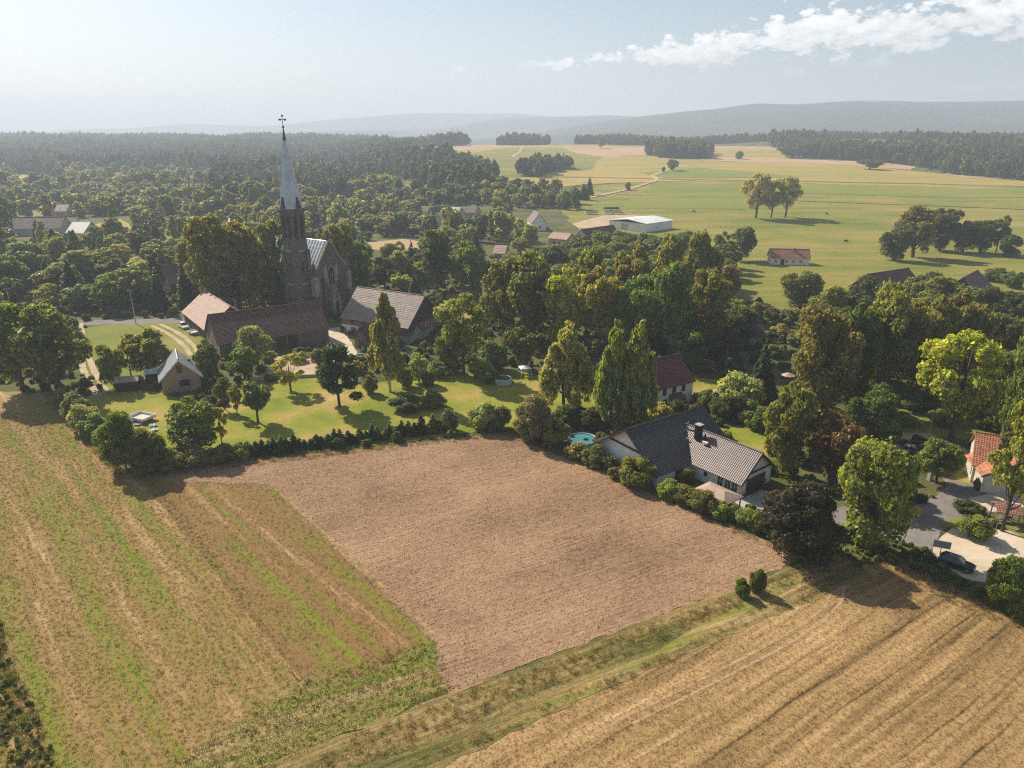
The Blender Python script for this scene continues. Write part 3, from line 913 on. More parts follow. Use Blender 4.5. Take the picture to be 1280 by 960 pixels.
# the long barn (front = its -y side, towards the gardens)
o = ridge_house('long_barn', 'long barn with dark red tiled roof and weathered board front', 'barn', (268, 393), (396, 377), 9.2, 3.9, 14.4, M['board_grey'], M['roof_barn'], grow=(1.2, 0), fascia=M['frame_dark'], ov=0.5)
for u in (1.2, 4.0):
    MB().box((u, -7.25, 1.6), (2.2, 0.12, 3.2)).build('barn_opening_shade', M['frame_dark'], o)  # solid dark panel on the wall; its colour stands for the shade inside
for k in range(7):
    MB().box((6.0 + k * 1.05, -7.26, 1.75), (0.98, 0.1, 3.4)).build('wall_board', M['board_grey'], o)
MB().box((2.6, -7.36, 1.7), (0.3, 0.3, 3.4)).build('post', M['timber'], o)
window(o, 'l', 0.5, 3.8, 0.8, 1.6, M['board_grey'], False, pane=M['cream'])
# the pale roofed barn set across its end
o = ridge_house('cross_barn', 'barn with pale sunlit red roof set across the end of the long barn', 'barn', (256, 363), (296, 388.7), 8.5, 3.4, 13.0, M['board_dark'], M['roof_barn2'], grow=(0, -6), fascia=M['frame_dark'])
for u in (-6, -1, 4):
    MB().box((u, -6.56, 1.5), (2.4, 0.1, 2.8)).build('barn_door', M['board_dark'], o)
# the old farmhouse
o = ridge_house('farmhouse', 'large old farmhouse with weathered grey brown roof and half white front', 'house', (448, 359), (530, 370), 10.8, 4.2, 14.4, M['brick'], M['roof_slate'], fascia=M['frame_dark'], gablemat=M['board_dark'], course=0.5)
MB().box((-8.2, -7.25, 0.9), (6.0, 0.14, 2.6)).build('plaster_panel', M['whitewash'], o)
o['_W'] = 14.72
window(o, 'f', -7.2, 1.0, 1.3, 1.2, M['frame_dark'])
o['_W'] = 14.4
for u in (-7.5, -3.5, 0.5):
    window(o, 'f', u, 3.2, 0.7, 0.7, M['frame_dark'])
window(o, 'r', -2.2, 5.9, 0.7, 1.3)
window(o, 'r', 1.6, 6.6, 0.7, 1.1, M['frame_dark'])
for u in (0.6, 4.2):
    window(o, 'r', u, 3.3, 1.0, 0.9)
for u in (-4, 1.5, 5.0):
    window(o, 'r', u, 1.2, 1.1, 1.0, M['frame_dark'])
MB().box((11.12, 0, 4.25), (0.2, 14.2, 0.22)).build('sill_band', M['pale_stone'], o)
MB().box((11.1, -1, 0.9), (0.16, 9.0, 2.0)).build('render_panel', M['greywall'], o)
chimney(o, -3.5, 1.0, 11.6, 9.4, 0.7)
# little gabled porch shed before it
b = PZ(452, 436, 0)
o = house('gabled_shed', 'small board gabled shed with dark red roof in front of the farmhouse', 'shed', (b.x + 2.0, b.y + 2.6), math.radians(56), 6.4, 5.0, 2.6, 5.6, M['board_grey'], M['roof_barn'], fascia=M['frame_dark'])
door(o, 'l', 0.2, 1.2, 1.9, M['board_dark'])
b = PZ(494, 428, 0)
o = house('gabled_shed', 'low shed with dark red roof behind the slender birch', 'shed', (b.x + 2.6, b.y + 2.4), math.radians(-30), 6.5, 5.2, 2.4, 4.6, M['greywall'], M['roof_barn'])
# brick cottage
d = Vector((math.cos(math.radians(117)), math.sin(math.radians(117))))
fa = Vector((-67.9, 136.4))
ce = fa + d * 3.9
o = house('brick_cottage', 'small brick cottage with grey sheet metal roof and front gable windows', 'house', (ce.x, ce.y), math.radians(117), 7.8, 7.3, 3.2, 6.9, M['brick_pale'], M['sheet_grey'], ov=0.5, ovx=0.35, course=5, fascia=M['frame_white'])
window(o, 'l', 0.0, 4.9, 0.8, 1.3, M['frame_dark'])
window(o, 'l', -0.6, 1.9, 1.7, 1.2, M['frame_dark'])
for u in (-2, 1.6):
    window(o, 'b', u, 1.7, 0.9, 1.2, M['frame_dark'])
rf = [c for c in o.children if c.name.startswith('roof')][0]
MB().box((1.6, -2.0, 5.05), (0.8, 0.9, 0.5)).build('roof_window', M['glass'], rf)
# black roofed house with brown wing
o = ridge_house('black_roofed_house', 'white house with black tiled roof and brown tiled garage wing', 'house', (787, 536), (875, 510), 7.3, 2.7, 13.2, M['whitewash'], M['roof_black'], fascia=M['frame_dark'], ov=0.7, ovx=0.9)
black = o
MB().box((-7.95, 0, 4.25), (0.14, 9.0, 0.3)).build('tie_beam', M['frame_dark'], o)
MB().tube([(2.3, -2.6, 5.2), (2.3, -2.6, 7.1)], [0.13, 0.13], 8).build('flue', M['rim'], o)
MB().tube([(0.9, -3.9, 4.3), (0.9, -3.9, 5.1)], [0.1, 0.12], 8).build('vent', M['concrete'], o)
for u in (-6.5, 3.5):
    window(o, 'f', u + 3, 1.3, 1.0, 1.2, M['frame_dark'])
window(o, 'l', -2.5, 1.3, 1.4, 1.3, M['frame_dark'])
can = MB()
can.box((-6.0, 7.5, 2.1), (3.6, 2.4, 0.14))
can.build('canopy', M['roof_black'], o)
for x in (-7.4, -4.6):
    MB().box((x, 8.4, 1.0), (0.16, 0.16, 2.0)).build('post', M['frame_dark'], o)
# wing as a part group of the same house
A = PZ(948, 565, 6.1)
wd = Vector((math.cos(math.radians(-52)), math.sin(math.radians(-52))))
cen = Vector((A.x, A.y)) - wd * 6.4
w = house('garage_wing', None, None, (cen.x, cen.y), math.radians(-52), 12.8, 8.2, 2.7, 6.1, M['whitewash'], M['roof_brown'], fascia=M['frame_dark'], ov=0.5, ovx=0.8)
window(w, 'f', -3.2, 1.4, 0.7, 1.3, M['frame_dark'])
window(w, 'f', 0.6, 1.5, 0.4, 0.5, M['frame_dark'])
for u in (3.3, 4.6, 5.8):
    window(w, 'f', u, 1.3, 0.9, 1.5, M['frame_white'])
MB().box((6.45, 0.2, 1.1), (0.12, 4.6, 2.2)).build('garage_door', M['door_brown'], w)
MB().box((6.46, 0, 3.05), (0.14, 7.4, 0.28)).build('tie_beam', M['frame_dark'], w)
ch = MB().box((-3.4, -1.3, 6.3), (0.9, 0.9, 2.4)).build('chimney', M['iron'], w)  # dark iron colour paints in the shade lying on this chimney
MB().box((-3.4, -1.3, 7.56), (1.1, 1.1, 0.1)).build('cap', M['concrete'], w)
MB().tube([(-2.2, -1.2, 5.3), (-2.2, -1.2, 6.3)], [0.14, 0.14], 8).build('vent', M['iron'], w)
MB().box((-1.7, -1.7, 5.2), (0.9, 0.5, 0.3)).build('hatch', M['frame_white'], w)
bpy.context.view_layer.update()


def fold(part, root):
    """hang a wing's meshes under the house it belongs to (thing > part > sub-part)"""
    bpy.context.view_layer.update()
    for c in list(part.children):
        mw = c.matrix_world.copy()
        c.parent = root
        c.matrix_parent_inverse = root.matrix_world.inverted()
        c.matrix_basis = mw
    bpy.data.objects.remove(part)


fold(w, black)
# tan roofed garden shelter beside it
b = PZ(893, 640, 0)
o = empty('garden_shelter', (b.x + 0.6, b.y + 1.6, 0), math.radians(-52), 'low garden shelter with tan felt roof beside the brown tiled wing', 'shelter')
mb = MB()
mb.add([(-2.9, -2.2, 2.1), (2.9, -2.2, 2.1), (2.9, 2.2, 2.1), (-2.9, 2.2, 2.1), (-1.2, 0, 2.95), (1.2, 0, 2.95), (-2.9, -2.2, 1.98), (2.9, -2.2, 1.98), (2.9, 2.2, 1.98), (-2.9, 2.2, 1.98)],
       [(0, 1, 5, 4), (1, 2, 5), (2, 3, 4, 5), (3, 0, 4), (6, 9, 8, 7), (0, 6, 7, 1), (1, 7, 8, 2), (2, 8, 9, 3), (3, 9, 6, 0)])
mb.build('roof', M['felt'], o)
for x in (-2.6, 2.6):
    for y in (-1.9, 1.9):
        MB().box((x, y, 1.0), (0.14, 0.14, 2.0)).build('post', M['timber'], o)
# wine red roof
o = ridge_house('red_roofed_house', 'white house with wine red roof behind the two drooping birches', 'house', (780, 458), (848, 443), 8.3, 4.3, 9.6, M['whitewash'], M['roof_red'], ov=0.4, grow=(0, -0.3), fascia=M['frame_white'])
for u in (-0.6, 1.9, 4.4):
    window(o, 'f', u, 3.2, 0.75, 1.1, M['frame_dark'])
for u in (4.6, -0.4):
    window(o, 'f', u, 1.1, 0.8, 1.0, M['frame_dark'])
mb = MB()
mb.add([(0.6, -4.8, 2.5), (3.8, -4.8, 2.5), (3.8, -6.6, 1.8), (0.6, -6.6, 1.8), (0.6, -4.8, 2.38), (3.8, -4.8, 2.38), (3.8, -6.6, 1.68), (0.6, -6.6, 1.68)], [(0, 1, 2, 3), (7, 6, 5, 4), (0, 4, 5, 1), (1, 5, 6, 2), (2, 6, 7, 3), (3, 7, 4, 0)])
mb.build('porch_roof', M['roof_red'], o)
for x in (0.8, 3.6):
    MB().box((x, -6.4, 0.85), (0.14, 0.14, 1.7)).build('post', M['frame_dark'], o)
for u in (-2, 2):
    window(o, 'r', u, 3.0, 0.8, 1.1, M['frame_dark'])
# orange tiled house at the lane
o = house('orange_tiled_house', 'cream house with orange tiled roof beside the lane and picnic shelter', 'house', (77.6, 97.3), math.radians(-30), 12.4, 9.4, 3.2, 6.4, M['cream'], M['roof_orange'], ov=0.5, ovx=0.3, course=0.33)
org = o
MB().box((-3.2, -2.0, 5.7), (0.5, 0.4, 0.9)).build('chimney', M['brick'], o)
w = house('wing', None, None, (74.6, 95.3), math.radians(76), 6.6, 9.0, 2.9, 5.5, M['cream'], M['roof_orange'], ov=0.4, ovx=0.35, course=0.33, fascia=M['frame_dark'])
window(w, 'l', 0.2, 1.7, 1.8, 1.5, M['door_brown'], pane=M['door_brown'])
window(w, 'l', -3.0, 1.7, 0.9, 1.2, M['frame_white'])
window(w, 'b', 0.5, 1.6, 0.9, 1.2, M['door_brown'])
fold(w, org)
# small white house on the pasture
o = ridge_house('pasture_house', 'small long white house with faded red roof on the pasture', 'house', (963, 311), (1011, 312), 6.0, 3.1, 6.6, M['whitewash'], M['roof_far'])
for u in (-5.4, -1.2, 1.4, 4.2):
    window(o, 'f', u, 1.7, 1.0, 0.9, M['frame_white'])
door(o, 'f', -2.9, 1.2, 2.2, M['iron'])
chimney(o, 1.8, -0.8, 6.6, 4.6, 0.6)
# farm under the warehouse
o = ridge_house('farm_dwelling', 'white gabled farm dwelling with dark wine red roof below the warehouse', 'house', (727, 287), (766, 281.5), 8.6, 4.2, 9.5, M['whitewash'], M['roof_red'], fascia=M['frame_white'])
for u in (-1, 1):
    window(o, 'l', u, 5.6, 0.8, 1.3, M['frame_dark'])
window(o, 'l', -2.2, 1.6, 0.9, 1.2, M['frame_dark'])
door(o, 'l', 2.0, 1.2, 2.2, M['door_brown'])
o = ridge_house('pink_outbuilding', 'pinkish plastered outbuilding with pale salmon roof beside the farm dwelling', 'outbuilding', (692, 290), (714, 292), 6.8, 4.6, 8.0, M['pink'], M['roof_farpink'])
window(o, 'f', 1, 2.4, 0.9, 1.1, M['frame_dark'])
window(o, 'f', -2, 2.4, 0.9, 1.1, M['frame_dark'])
cnr = G(807, 291)
a0 = math.radians(44)
o = empty('warehouse', (cnr.x, cnr.y, cnr.z), a0, 'white metal warehouse with flat pale roof at the pasture edge', 'warehouse')
Lw, Ww, hw_ = 25.0, 25.0, 4.6
MB().box((Lw / 2, Ww / 2, hw_ / 2 - 0.2), (Lw, Ww, hw_ + 0.4)).build('wall', M['sheet_white'], o)
mb = MB()
mb.prism([(-0.5, hw_ + 0.02), (Ww / 2, hw_ + 1.5), (Ww + 0.5, hw_ + 0.02), (Ww + 0.5, hw_ + 0.24), (Ww / 2, hw_ + 1.75), (-0.5, hw_ + 0.24)], -0.5, Lw + 0.5)
mb.build('roof', M['sheet_white'], o)
for k in range(12):
    MB().box((-0.04, 1.1 + k * 2.06, 2.2), (0.08, 1.9, 4.3)).build('wall_panel', M['sheet_white'], o)
MB().box((-0.12, 14.2, 1.9), (0.1, 4.2, 3.8)).build('door', M['greywall'], o)
BLD.append((cnr.x, cnr.y + 16, 20))
b = G(783, 306)
o = empty('storage_tank', (b.x, b.y, b.z), 0.3, 'dark grey storage tank beside the farm dwelling', 'tank')
MB().lathe([(2.6, 0), (2.6, 4.4), (2.2, 5.0), (0.3, 5.5)], 18).build('shell', M['tank'], o)
MB().lathe([(2.68, 2.1), (2.68, 2.35)], 18).build('band', M['sheet_white'], o)
MB().lathe([(0.5, 5.4), (0.5, 5.8)], 10).build('hatch', M['sheet_white'], o)
# brown barns under the pasture
o = ridge_house('brown_barn', 'long brown roofed barn above the dark wood', 'barn', (1085, 343), (1135, 335.5), 8.0, 3.4, 11, M['board_dark'], M['roof_farbrown'])
o = ridge_house('brown_barn', 'pointed brown roofed barn end on above the dark wood', 'barn', (1203, 348), (1222, 338), 8.6, 3.2, 12, M['board_dark'], M['roof_farbrown'])
o = ridge_house('garden_cottage', 'low cottage with dull red roof at the pasture edge beyond the street lamp', 'house', (931, 402), (950, 401.5), 5.4, 2.7, 7.0, M['greywall'], M['roof_barn'])
window(o, 'f', 1.0, 1.3, 1.0, 1.0, M['frame_white'])
# dark barn left of the church
o = ridge_house('dark_barn', 'dark roofed barn half hidden by the wood left of the church', 'barn', (203, 332), (252, 327), 8.5, 3.6, 13, M['board_dark'], M['roof_farbrown'])
window(o, 'f', 0, 1.8, 1.2, 1.2, M['frame_dark'])
# distant barns and houses
o = ridge_house('far_barn', 'long dark wine red barn roof in the left valley', 'barn', (18, 271.5), (80, 271), 9.0, 4.0, 13, M['greywall'], M['roof_farbrown'])
o = ridge_house('far_barn', 'shorter dark barn beside the long wine red one', 'barn', (92, 277), (113, 277.5), 8.5, 4.0, 12, M['greywall'], M['lead'])
for nm, r1, r2, hr, he, W, wm, rm, lab in [
        ('village_house', (538, 259), (560, 258), 8, 4, 9, 'brick', 'roof_farbrown', 'brick village house with dark brown roof in the middle of the gardens'),
        ('village_house', (561, 258), (576, 259), 8.5, 4.2, 9, 'greywall', 'lead', 'grey roofed village house next to the dark brown roof'),
        ('village_house', (545, 266.5), (550, 265), 7, 3.6, 8, 'cream', 'roof_farpink', 'cream gabled village house in front of the dark brown roof'),
        ('village_house', (585, 257), (597, 257.5), 7, 3.6, 8, 'greywall', 'roof_farbrown', 'small brown roofed village house right of the grey roofed one'),
        ('village_house', (668, 263), (674, 267), 9, 4, 8, 'whitewash', 'roof_farbrown', 'steep white gabled house among dark conifers above the farm'),
        ('village_house', (620, 306.5), (633, 307), 6, 3.4, 7, 'greywall', 'roof_farpink', 'small house with salmon roof behind the brown wood'),
        ('village_house', (457, 322), (468, 323), 7, 3.6, 8, 'pink', 'roof_orange', 'red orange roofed house right of the church trees'),
        ('village_house', (450, 334), (465, 336), 4.5, 2.6, 6, 'pink', 'roof_farpink', 'low salmon roofed annex before the red orange roofed house'),
        ('village_house', (2, 247), (13, 247), 7, 3.8, 9, 'cream', 'roof_farpink', 'pale roofed house at the edge of the left valley meadow'),
        ('village_house', (72, 256), (86, 256), 7, 3.6, 9, 'cream', 'roof_farpink', 'pinkish house among the trees behind the wine red barn'),
        ('village_house', (412, 248), (440, 247.5), 7, 3.6, 9, 'whitewash', 'roof_farbrown', 'long low house with grey brown roof behind the church spire')]:
    o = ridge_house(nm, lab, 'house', r1, r2, hr, he, W, M[wm], M[rm], group=None, ridge=False, course=0.8)
    for u in (-0.28, 0.1):
        window(o, 'f', u * o['_L'], 1.8, 1.0, 1.2, M['frame_white'], False)
    window(o, 'r', 0.5, 1.8, 1.0, 1.2, M['frame_white'], False)
b = PZ(589, 376, 0)
o = house('brick_hut', 'roofless looking low brick hut on the green beside the rounded tree', 'hut', (b.x, b.y + 2.5), math.radians(-24), 5.5, 4.5, 3.4, 3.9, M['brick'], M['roof_farbrown'])
door(o, 'f', 0.5, 1.1, 2.0, M['frame_dark'])
# brown garden shed
b = PZ(158, 490, 0)
o = house('garden_shed', 'brown timber garden shed with open dark front and felt roof', 'shed', (b.x - 0.4, b.y + 1.9), math.radians(16), 4.2, 3.4, 2.1, 2.6, M['board_red'], M['felt'], ov=0.25, ovx=0.25, course=3)
MB().box((-0.5, -1.74, 0.95), (2.4, 0.08, 1.8)).build('opening', M['frame_dark'], o)  # closed dark panel, coloured as the shade within the open front
MB().box((1.3, -1.75, 0.95), (0.9, 0.08, 1.8)).build('door', M['board_red'], o)
b = PZ(190, 478, 0)
o = house('garden_shed', 'low shed with pale sheet roof left of the brick cottage', 'shed', (b.x, b.y + 1.8), math.radians(22), 3.6, 2.8, 1.9, 2.3, M['board_dark'], M['sheet_white'], ov=0.25, ovx=0.2, course=3)
door(o, 'f', 0, 0.9, 1.6, M['board_dark'])

# ------------------------------------------------------------------ church


def pointed(w, h, n=7):
    """outline of a pointed arch opening, feet at z=0"""
    pts = [(-w / 2, 0), (w / 2, 0)]
    hs = h - 0.9 * w
    for i in range(n + 1):
        a = math.radians(62) * i / n
        pts.append((-w / 2 + w * math.cos(a), hs + w * math.sin(a) * 1.02))
    for i in range(n - 1, -1, -1):
        a = math.radians(62) * i / n
        pts.append((w / 2 - w * math.cos(a), hs + w * math.sin(a) * 1.02))
    return pts


def arch(o, name, mat, face, u, z, w, h, t, off):
    """a pointed panel standing proud of a wall plane; face = (origin, u-dir, normal)"""
    org_, ud, nd = face
    pts = pointed(w, h)
    n = len(pts)
    vs = []
    for k in (off, off + t):
        for a, b_ in pts:
            p = org_ + ud * (u + a) + nd * k + Vector((0, 0, z + b_))
            vs.append(tuple(p))
    fs = [tuple(range(n)), tuple(range(2 * n - 1, n - 1, -1))] + [(i, (i + 1) % n, n + (i + 1) % n, n + i) for i in range(n)]
    return MB().add(vs, fs).build(name, mat, o)


AX = math.radians(147)                      # nave axis, from the gable front backwards
fc = Vector((-53.5, 207.0, 0))
ch = empty('church', fc, AX, 'dark stone gothic church with zinc roofed nave and tall pale spire', 'church')
NW, NL, NE, NR = 12.6, 30.0, 11.5, 20.8     # local x runs back along the nave, y = left of it (away from camera is -y)
mb = MB()
mb.prism([(-NW / 2, -0.5), (NW / 2, -0.5), (NW / 2, NE), (0, NR - 0.3), (-NW / 2, NE)], 0, NL)
mb.build('nave_wall', M['stone'], ch)
mb = MB()
for s in (-1, 1):
    roof_slope(mb, 0.6, NL + 0.4, s * (NW / 2 + 0.5), NE - 0.5 * (NR - NE) / (NW / 2) + 0.12, 0, NR + 0.12, 9, 0.03)
rf = mb.build('nave_roof', M['zinc'], ch)
for k in range(24):
    s = 1
    y1, z1 = (NW / 2 + 0.5), NE - 0.5 * (NR - NE) / (NW / 2) + 0.2
    x = 1.4 + k * 1.22
    MB().tube([(x, 0.05, NR + 0.2), (x, y1, z1)], [0.05, 0.05], 4).build('roof_seam', M['zinc'], rf)
# front gable with raised coping, buttresses and pinnacles
mb = MB()
for s in (-1, 1):
    mb.add([(-0.35, s * (NW / 2 + 0.6), NE - 0.3), (-0.35, 0, NR + 0.1), (-0.35, 0, NR + 0.75), (-0.35, s * (NW / 2 + 0.6), NE + 0.35),
            (0.55, s * (NW / 2 + 0.6), NE - 0.3), (0.55, 0, NR + 0.1), (0.55, 0, NR + 0.75), (0.55, s * (NW / 2 + 0.6), NE + 0.35)],
           [(0, 1, 2, 3), (7, 6, 5, 4), (0, 4, 5, 1), (1, 5, 6, 2), (2, 6, 7, 3), (3, 7, 4, 0)])
mb.build('coping', M['pale_stone'], ch)


def pinnacle(o, x, y, z0, w, h):
    p = MB().box((x, y, z0 + h * 0.25), (w, w, h * 0.5)).build('pinnacle', M['stone'], o)
    MB().lathe([(w * 0.72, z0 + h * 0.5), (w * 0.5, z0 + h * 0.6), (0.06, z0 + h)], 4, (x, y, 0), math.pi / 4).build('spirelet', M['stone'], p)
    MB().box((x, y, z0 + h + 0.1), (0.28, 0.28, 0.3), 0.4).build('finial', M['stone'], p)


pinnacle(ch, 0.1, 0, NR + 0.3, 0.7, 3.4)
for s in (-1, 1):
    MB().box((-0.1, s * (NW / 2 + 0.1), 5.4), (1.7, 1.6, 11.8)).build('buttress', M['pale_stone'], ch)
    MB().box((-0.45, s * (NW / 2 + 0.1), 2.6), (1.9, 1.75, 6.2)).build('buttress', M['stone'], ch)
    pinnacle(ch, -0.1, s * (NW / 2 + 0.1), 11.3, 1.0, 4.4)
for y in (-3.2, 3.2):
    MB().box((-0.3, y, 5.0), (0.8, 0.75, 11.0)).build('buttress', M['stone'], ch)
front = (Vector((0, 0, 0)), Vector((0, 1, 0)), Vector((-1, 0, 0)))
arch(ch, 'window_surround', M['pale_stone'], front, 0, 7.6, 2.9, 6.4, 0.12, -0.05)
wn = arch(ch, 'window', M['glass'], front, 0, 7.95, 2.2, 5.6, 0.06, 0.09)
for u in (-0.4, 0.4):
    MB().box((-0.18, u, 9.9), (0.1, 0.14, 4.0)).build('mullion', M['pale_stone'], wn)
for u in (-2.1, 2.1):
    arch(ch, 'blind_arch', M['pale_stone'], front, u, 9.0, 1.1, 5.0, 0.1, -0.04)
    arch(ch, 'blind_arch', M['stone'], front, u * 0.45, 14.6, 0.9, 3.4, 0.12, -0.02)
# gabled portal
mb = MB()
pg = [(-1.7, -0.3), (1.7, -0.3), (1.7, 3.8), (0, 7.8), (-1.7, 3.8)]
mb.prism(pg, -1.7, 0.05)
po = mb.build('portal', M['pale_stone'], ch)
pf = (Vector((-1.7, 0, 0)), Vector((0, 1, 0)), Vector((-1, 0, 0)))
arch(ch, 'door', M['door_brown'], pf, 0, 0.0, 1.5, 3.5, 0.06, 0.0)
arch(ch, 'tympanum', M['stone'], pf, 0, 4.2, 0.9, 2.1, 0.05, 0.0)
# side windows and buttresses on the visible flank (+y local points to the camera)
side = (Vector((0, NW / 2, 0)), Vector((1, 0, 0)), Vector((0, 1, 0)))
for k in range(4):
    arch(ch, 'window', M['glass'], side, 12.0 + k * 5, 3.2, 1.7, 6.8, 0.06, 0.02)
    MB().box((9.5 + k * 5, NW / 2 + 0.6, 4.6), (0.9, 1.3, 10.0)).build('buttress', M['stone'], ch)
# tower on the near front corner
tx, ty, tw = 4.0, NW / 2 + 2.5, 4.7
TZ = 30.6
mb = MB().box((tx, ty, TZ / 2 - 0.3), (tw, tw, TZ + 0.6))
mb.build('tower', M['stone'], ch)
for z, g in ((9.5, 0.3), (19.0, 0.3), (TZ - 0.5, 0.7)):
    MB().box((tx, ty, z), (tw + g, tw + g, 0.55)).build('cornice', M['pale_stone'] if z < 25 else M['stone'], ch)
for sx in (-1, 1):
    for sy in (-1, 1):
        MB().box((tx + sx * (tw / 2 - 0.2), ty + sy * (tw / 2 - 0.2), 9.5), (1.3, 1.3, 19.6)).build('buttress', M['stone'], ch)
faces = [(Vector((tx - tw / 2, ty, 0)), Vector((0, 1, 0)), Vector((-1, 0, 0))), (Vector((tx, ty + tw / 2, 0)), Vector((1, 0, 0)), Vector((0, 1, 0))), (Vector((tx + tw / 2, ty, 0)), Vector((0, 1, 0)), Vector((1, 0, 0))), (Vector((tx, ty - tw / 2, 0)), Vector((1, 0, 0)), Vector((0, -1, 0)))]
for fce in faces:
    for u in (-1.05, 1.05):
        lv = arch(ch, 'louvre', M['frame_dark'], fce, u, 22.6, 1.15, 6.2, 0.07, 0.01)
        for q in range(7):
            c = fce[0] + fce[1] * u + fce[2] * 0.14 + Vector((0, 0, 23.1 + q * 0.62))
            sz = (abs(fce[1].x) * 1.0 + abs(fce[2].x) * 0.14, abs(fce[1].y) * 1.0 + abs(fce[2].y) * 0.14, 0.1)
            MB().box(c, sz).build('slat', M['lead'], lv)
    arch(ch, 'slit_window', M['glass'], fce, 0, 13.0, 0.7, 3.0, 0.05, 0.01)
# broach spire: square foot flaring into an octagon
prof = [(3.9, 0.0), (3.25, 1.7), (2.7, 4.2), (2.05, 8.0), (1.35, 12.0), (0.8, 15.6), (0.42, 18.4), (0.16, 20.6)]
mb = MB()
vs = []
for r, z in prof:
    for k in range(8):
        a = math.pi / 8 + k * math.pi / 4
        cx, sy = math.cos(a), math.sin(a)
        f = max(0.0, 1 - z / 3.0)
        m = max(abs(cx), abs(sy))
        rr = r * ((1 - f) + f * (0.74 / m))
        vs.append((tx + rr * cx, ty + rr * sy, TZ + z))
fs = [tuple(range(7, -1, -1)), tuple(range(8 * (len(prof) - 1), 8 * len(prof)))]
for i in range(len(prof) - 1):
    for k in range(8):
        fs.append((i * 8 + k, i * 8 + (k + 1) % 8, (i + 1) * 8 + (k + 1) % 8, (i + 1) * 8 + k))
sp = mb.add(vs, fs).build('spire', M['zinc'], ch)
MB().lathe([(0.5, TZ + 17.9), (0.19, TZ + 20.7), (0.1, TZ + 21.2)], 8, (tx, ty, 0), math.pi / 8).build('spire_tip', M['lead'], sp)
for fce in faces:
    c = fce[0] + fce[2] * 0.62
    ud, nd = fce[1], fce[2]
    vs = []
    for a, z in ((-1.05, 0.1), (1.05, 0.1), (0, 3.3)):
        vs.append(tuple(c + ud * a + Vector((0, 0, TZ + z))))
    vs.append(tuple(c - nd * 1.6 + Vector((0, 0, TZ + 3.3))))
    vs.append(tuple(c - nd * 1.6 + ud * -1.0 + Vector((0, 0, TZ + 0.1))))
    vs.append(tuple(c - nd * 1.6 + ud * 1.0 + Vector((0, 0, TZ + 0.1))))
    MB().add(vs, [(0, 1, 2), (0, 2, 3, 4), (1, 5, 3, 2), (4, 3, 5), (0, 4, 5, 1)]).build('gablet', M['lead'], sp)
cr = MB().tube([(tx, ty, TZ + 21.0), (tx, ty, TZ + 24.2)], [0.09, 0.07], 6).build('cross', M['iron'], sp)
cz = TZ + 23.2
ct = MB()
ct.box((tx, ty, cz), (0.16, 1.9, 0.16), 0)
ct.box((tx, ty, cz), (1.9, 0.15, 0.15), 0)
for dx, dy, dz in ((0, 0.95, 0), (0, -0.95, 0), (0.95, 0, 0), (-0.95, 0, 0), (0, 0, 1.0)):
    ct.box((tx + dx, ty + dy, cz + dz), (0.42, 0.42, 0.42), 0.5)
for v in ct.v[:]:
    pass
MB().add(ct.v, ct.f).build('cross_arms', M['iron'], sp)
MB().lathe([(0.06, TZ + 21.0), (0.34, TZ + 21.3), (0.34, TZ + 21.5), (0.06, TZ + 21.8)], 10, (tx, ty, 0)).build('orb', M['iron'], sp)
BLD.append((-64, 212, 14))

# ------------------------------------------------------------------ vegetation prototypes (nominal height 10 m)


def leaf_quads(name, rng, P, N, size, aspect=1.0, mat=None, axis=None):
    n = len(P)
    N = N / np.maximum(np.linalg.norm(N, axis=1, keepdims=True), 1e-6)
    A = rng.normal(size=(n, 3)) if axis is None else axis + rng.normal(size=(n, 3)) * 0.25
    T = A - N * np.sum(A * N, 1, keepdims=True)
    T /= np.maximum(np.linalg.norm(T, axis=1, keepdims=True), 1e-6)
    B = np.cross(N, T)
    s = (size * rng.uniform(0.6, 1.35, n))[:, None] / 2
    a = T * s * aspect
    b = B * s
    # a leaf spray: pointed at one end, its sides bent up a little
    lift = N * s * 0.35
    V = np.stack([P - a, P - b * 0.9 + lift, P + a, P + b * 0.9 + lift], 1).reshape(-1, 3)
    f = np.arange(4 * n).reshape(n, 4)
    return quads(name, V, f, mat)


def blob_points(rng, blobs, n, up=0.55, jitter=0.55, shell=(0.72, 1.06), depth=0.62):
    c, r = blobs[:, :3], blobs[:, 3:]
    w = (r[:, 0] * r[:, 1] * r[:, 2]) ** (2 / 3)
    w /= w.sum()
    outP, outN = [], []
    tot = 0
    while tot < n:
        k = rng.choice(len(blobs), n, p=w)
        d = rng.normal(size=(n, 3))
        d /= np.linalg.norm(d, axis=1, keepdims=True)
        fl = (d[:, 2] < 0) & (rng.random(n) < up)
        d[fl, 2] *= -1
        rad = rng.uniform(shell[0], shell[1], (n, 1)) + (rng.random((n, 1)) < 0.12) * rng.uniform(0.0, 0.3, (n, 1))
        lump = 1 + 0.16 * np.sin(d[:, :1] * 7 + k[:, None]) * np.sin(d[:, 1:2] * 6 - k[:, None] * 2) + 0.1 * np.sin(d[:, 2:] * 9 + k[:, None] * 3)
        p = c[k] + d * r[k] * rad * lump
        q = (((p[:, None, :] - c[None]) / r[None]) ** 2).sum(2)
        q[np.arange(n), k] = 9
        ok = q.min(1) > depth
        outP.append(p[ok])
        nn = d / r[k]
        nn /= np.linalg.norm(nn, axis=1, keepdims=True)
        outN.append((nn + rng.normal(size=(n, 3)) * jitter)[ok])
        tot += ok.sum()
    return np.concatenate(outP)[:n], np.concatenate(outN)[:n]


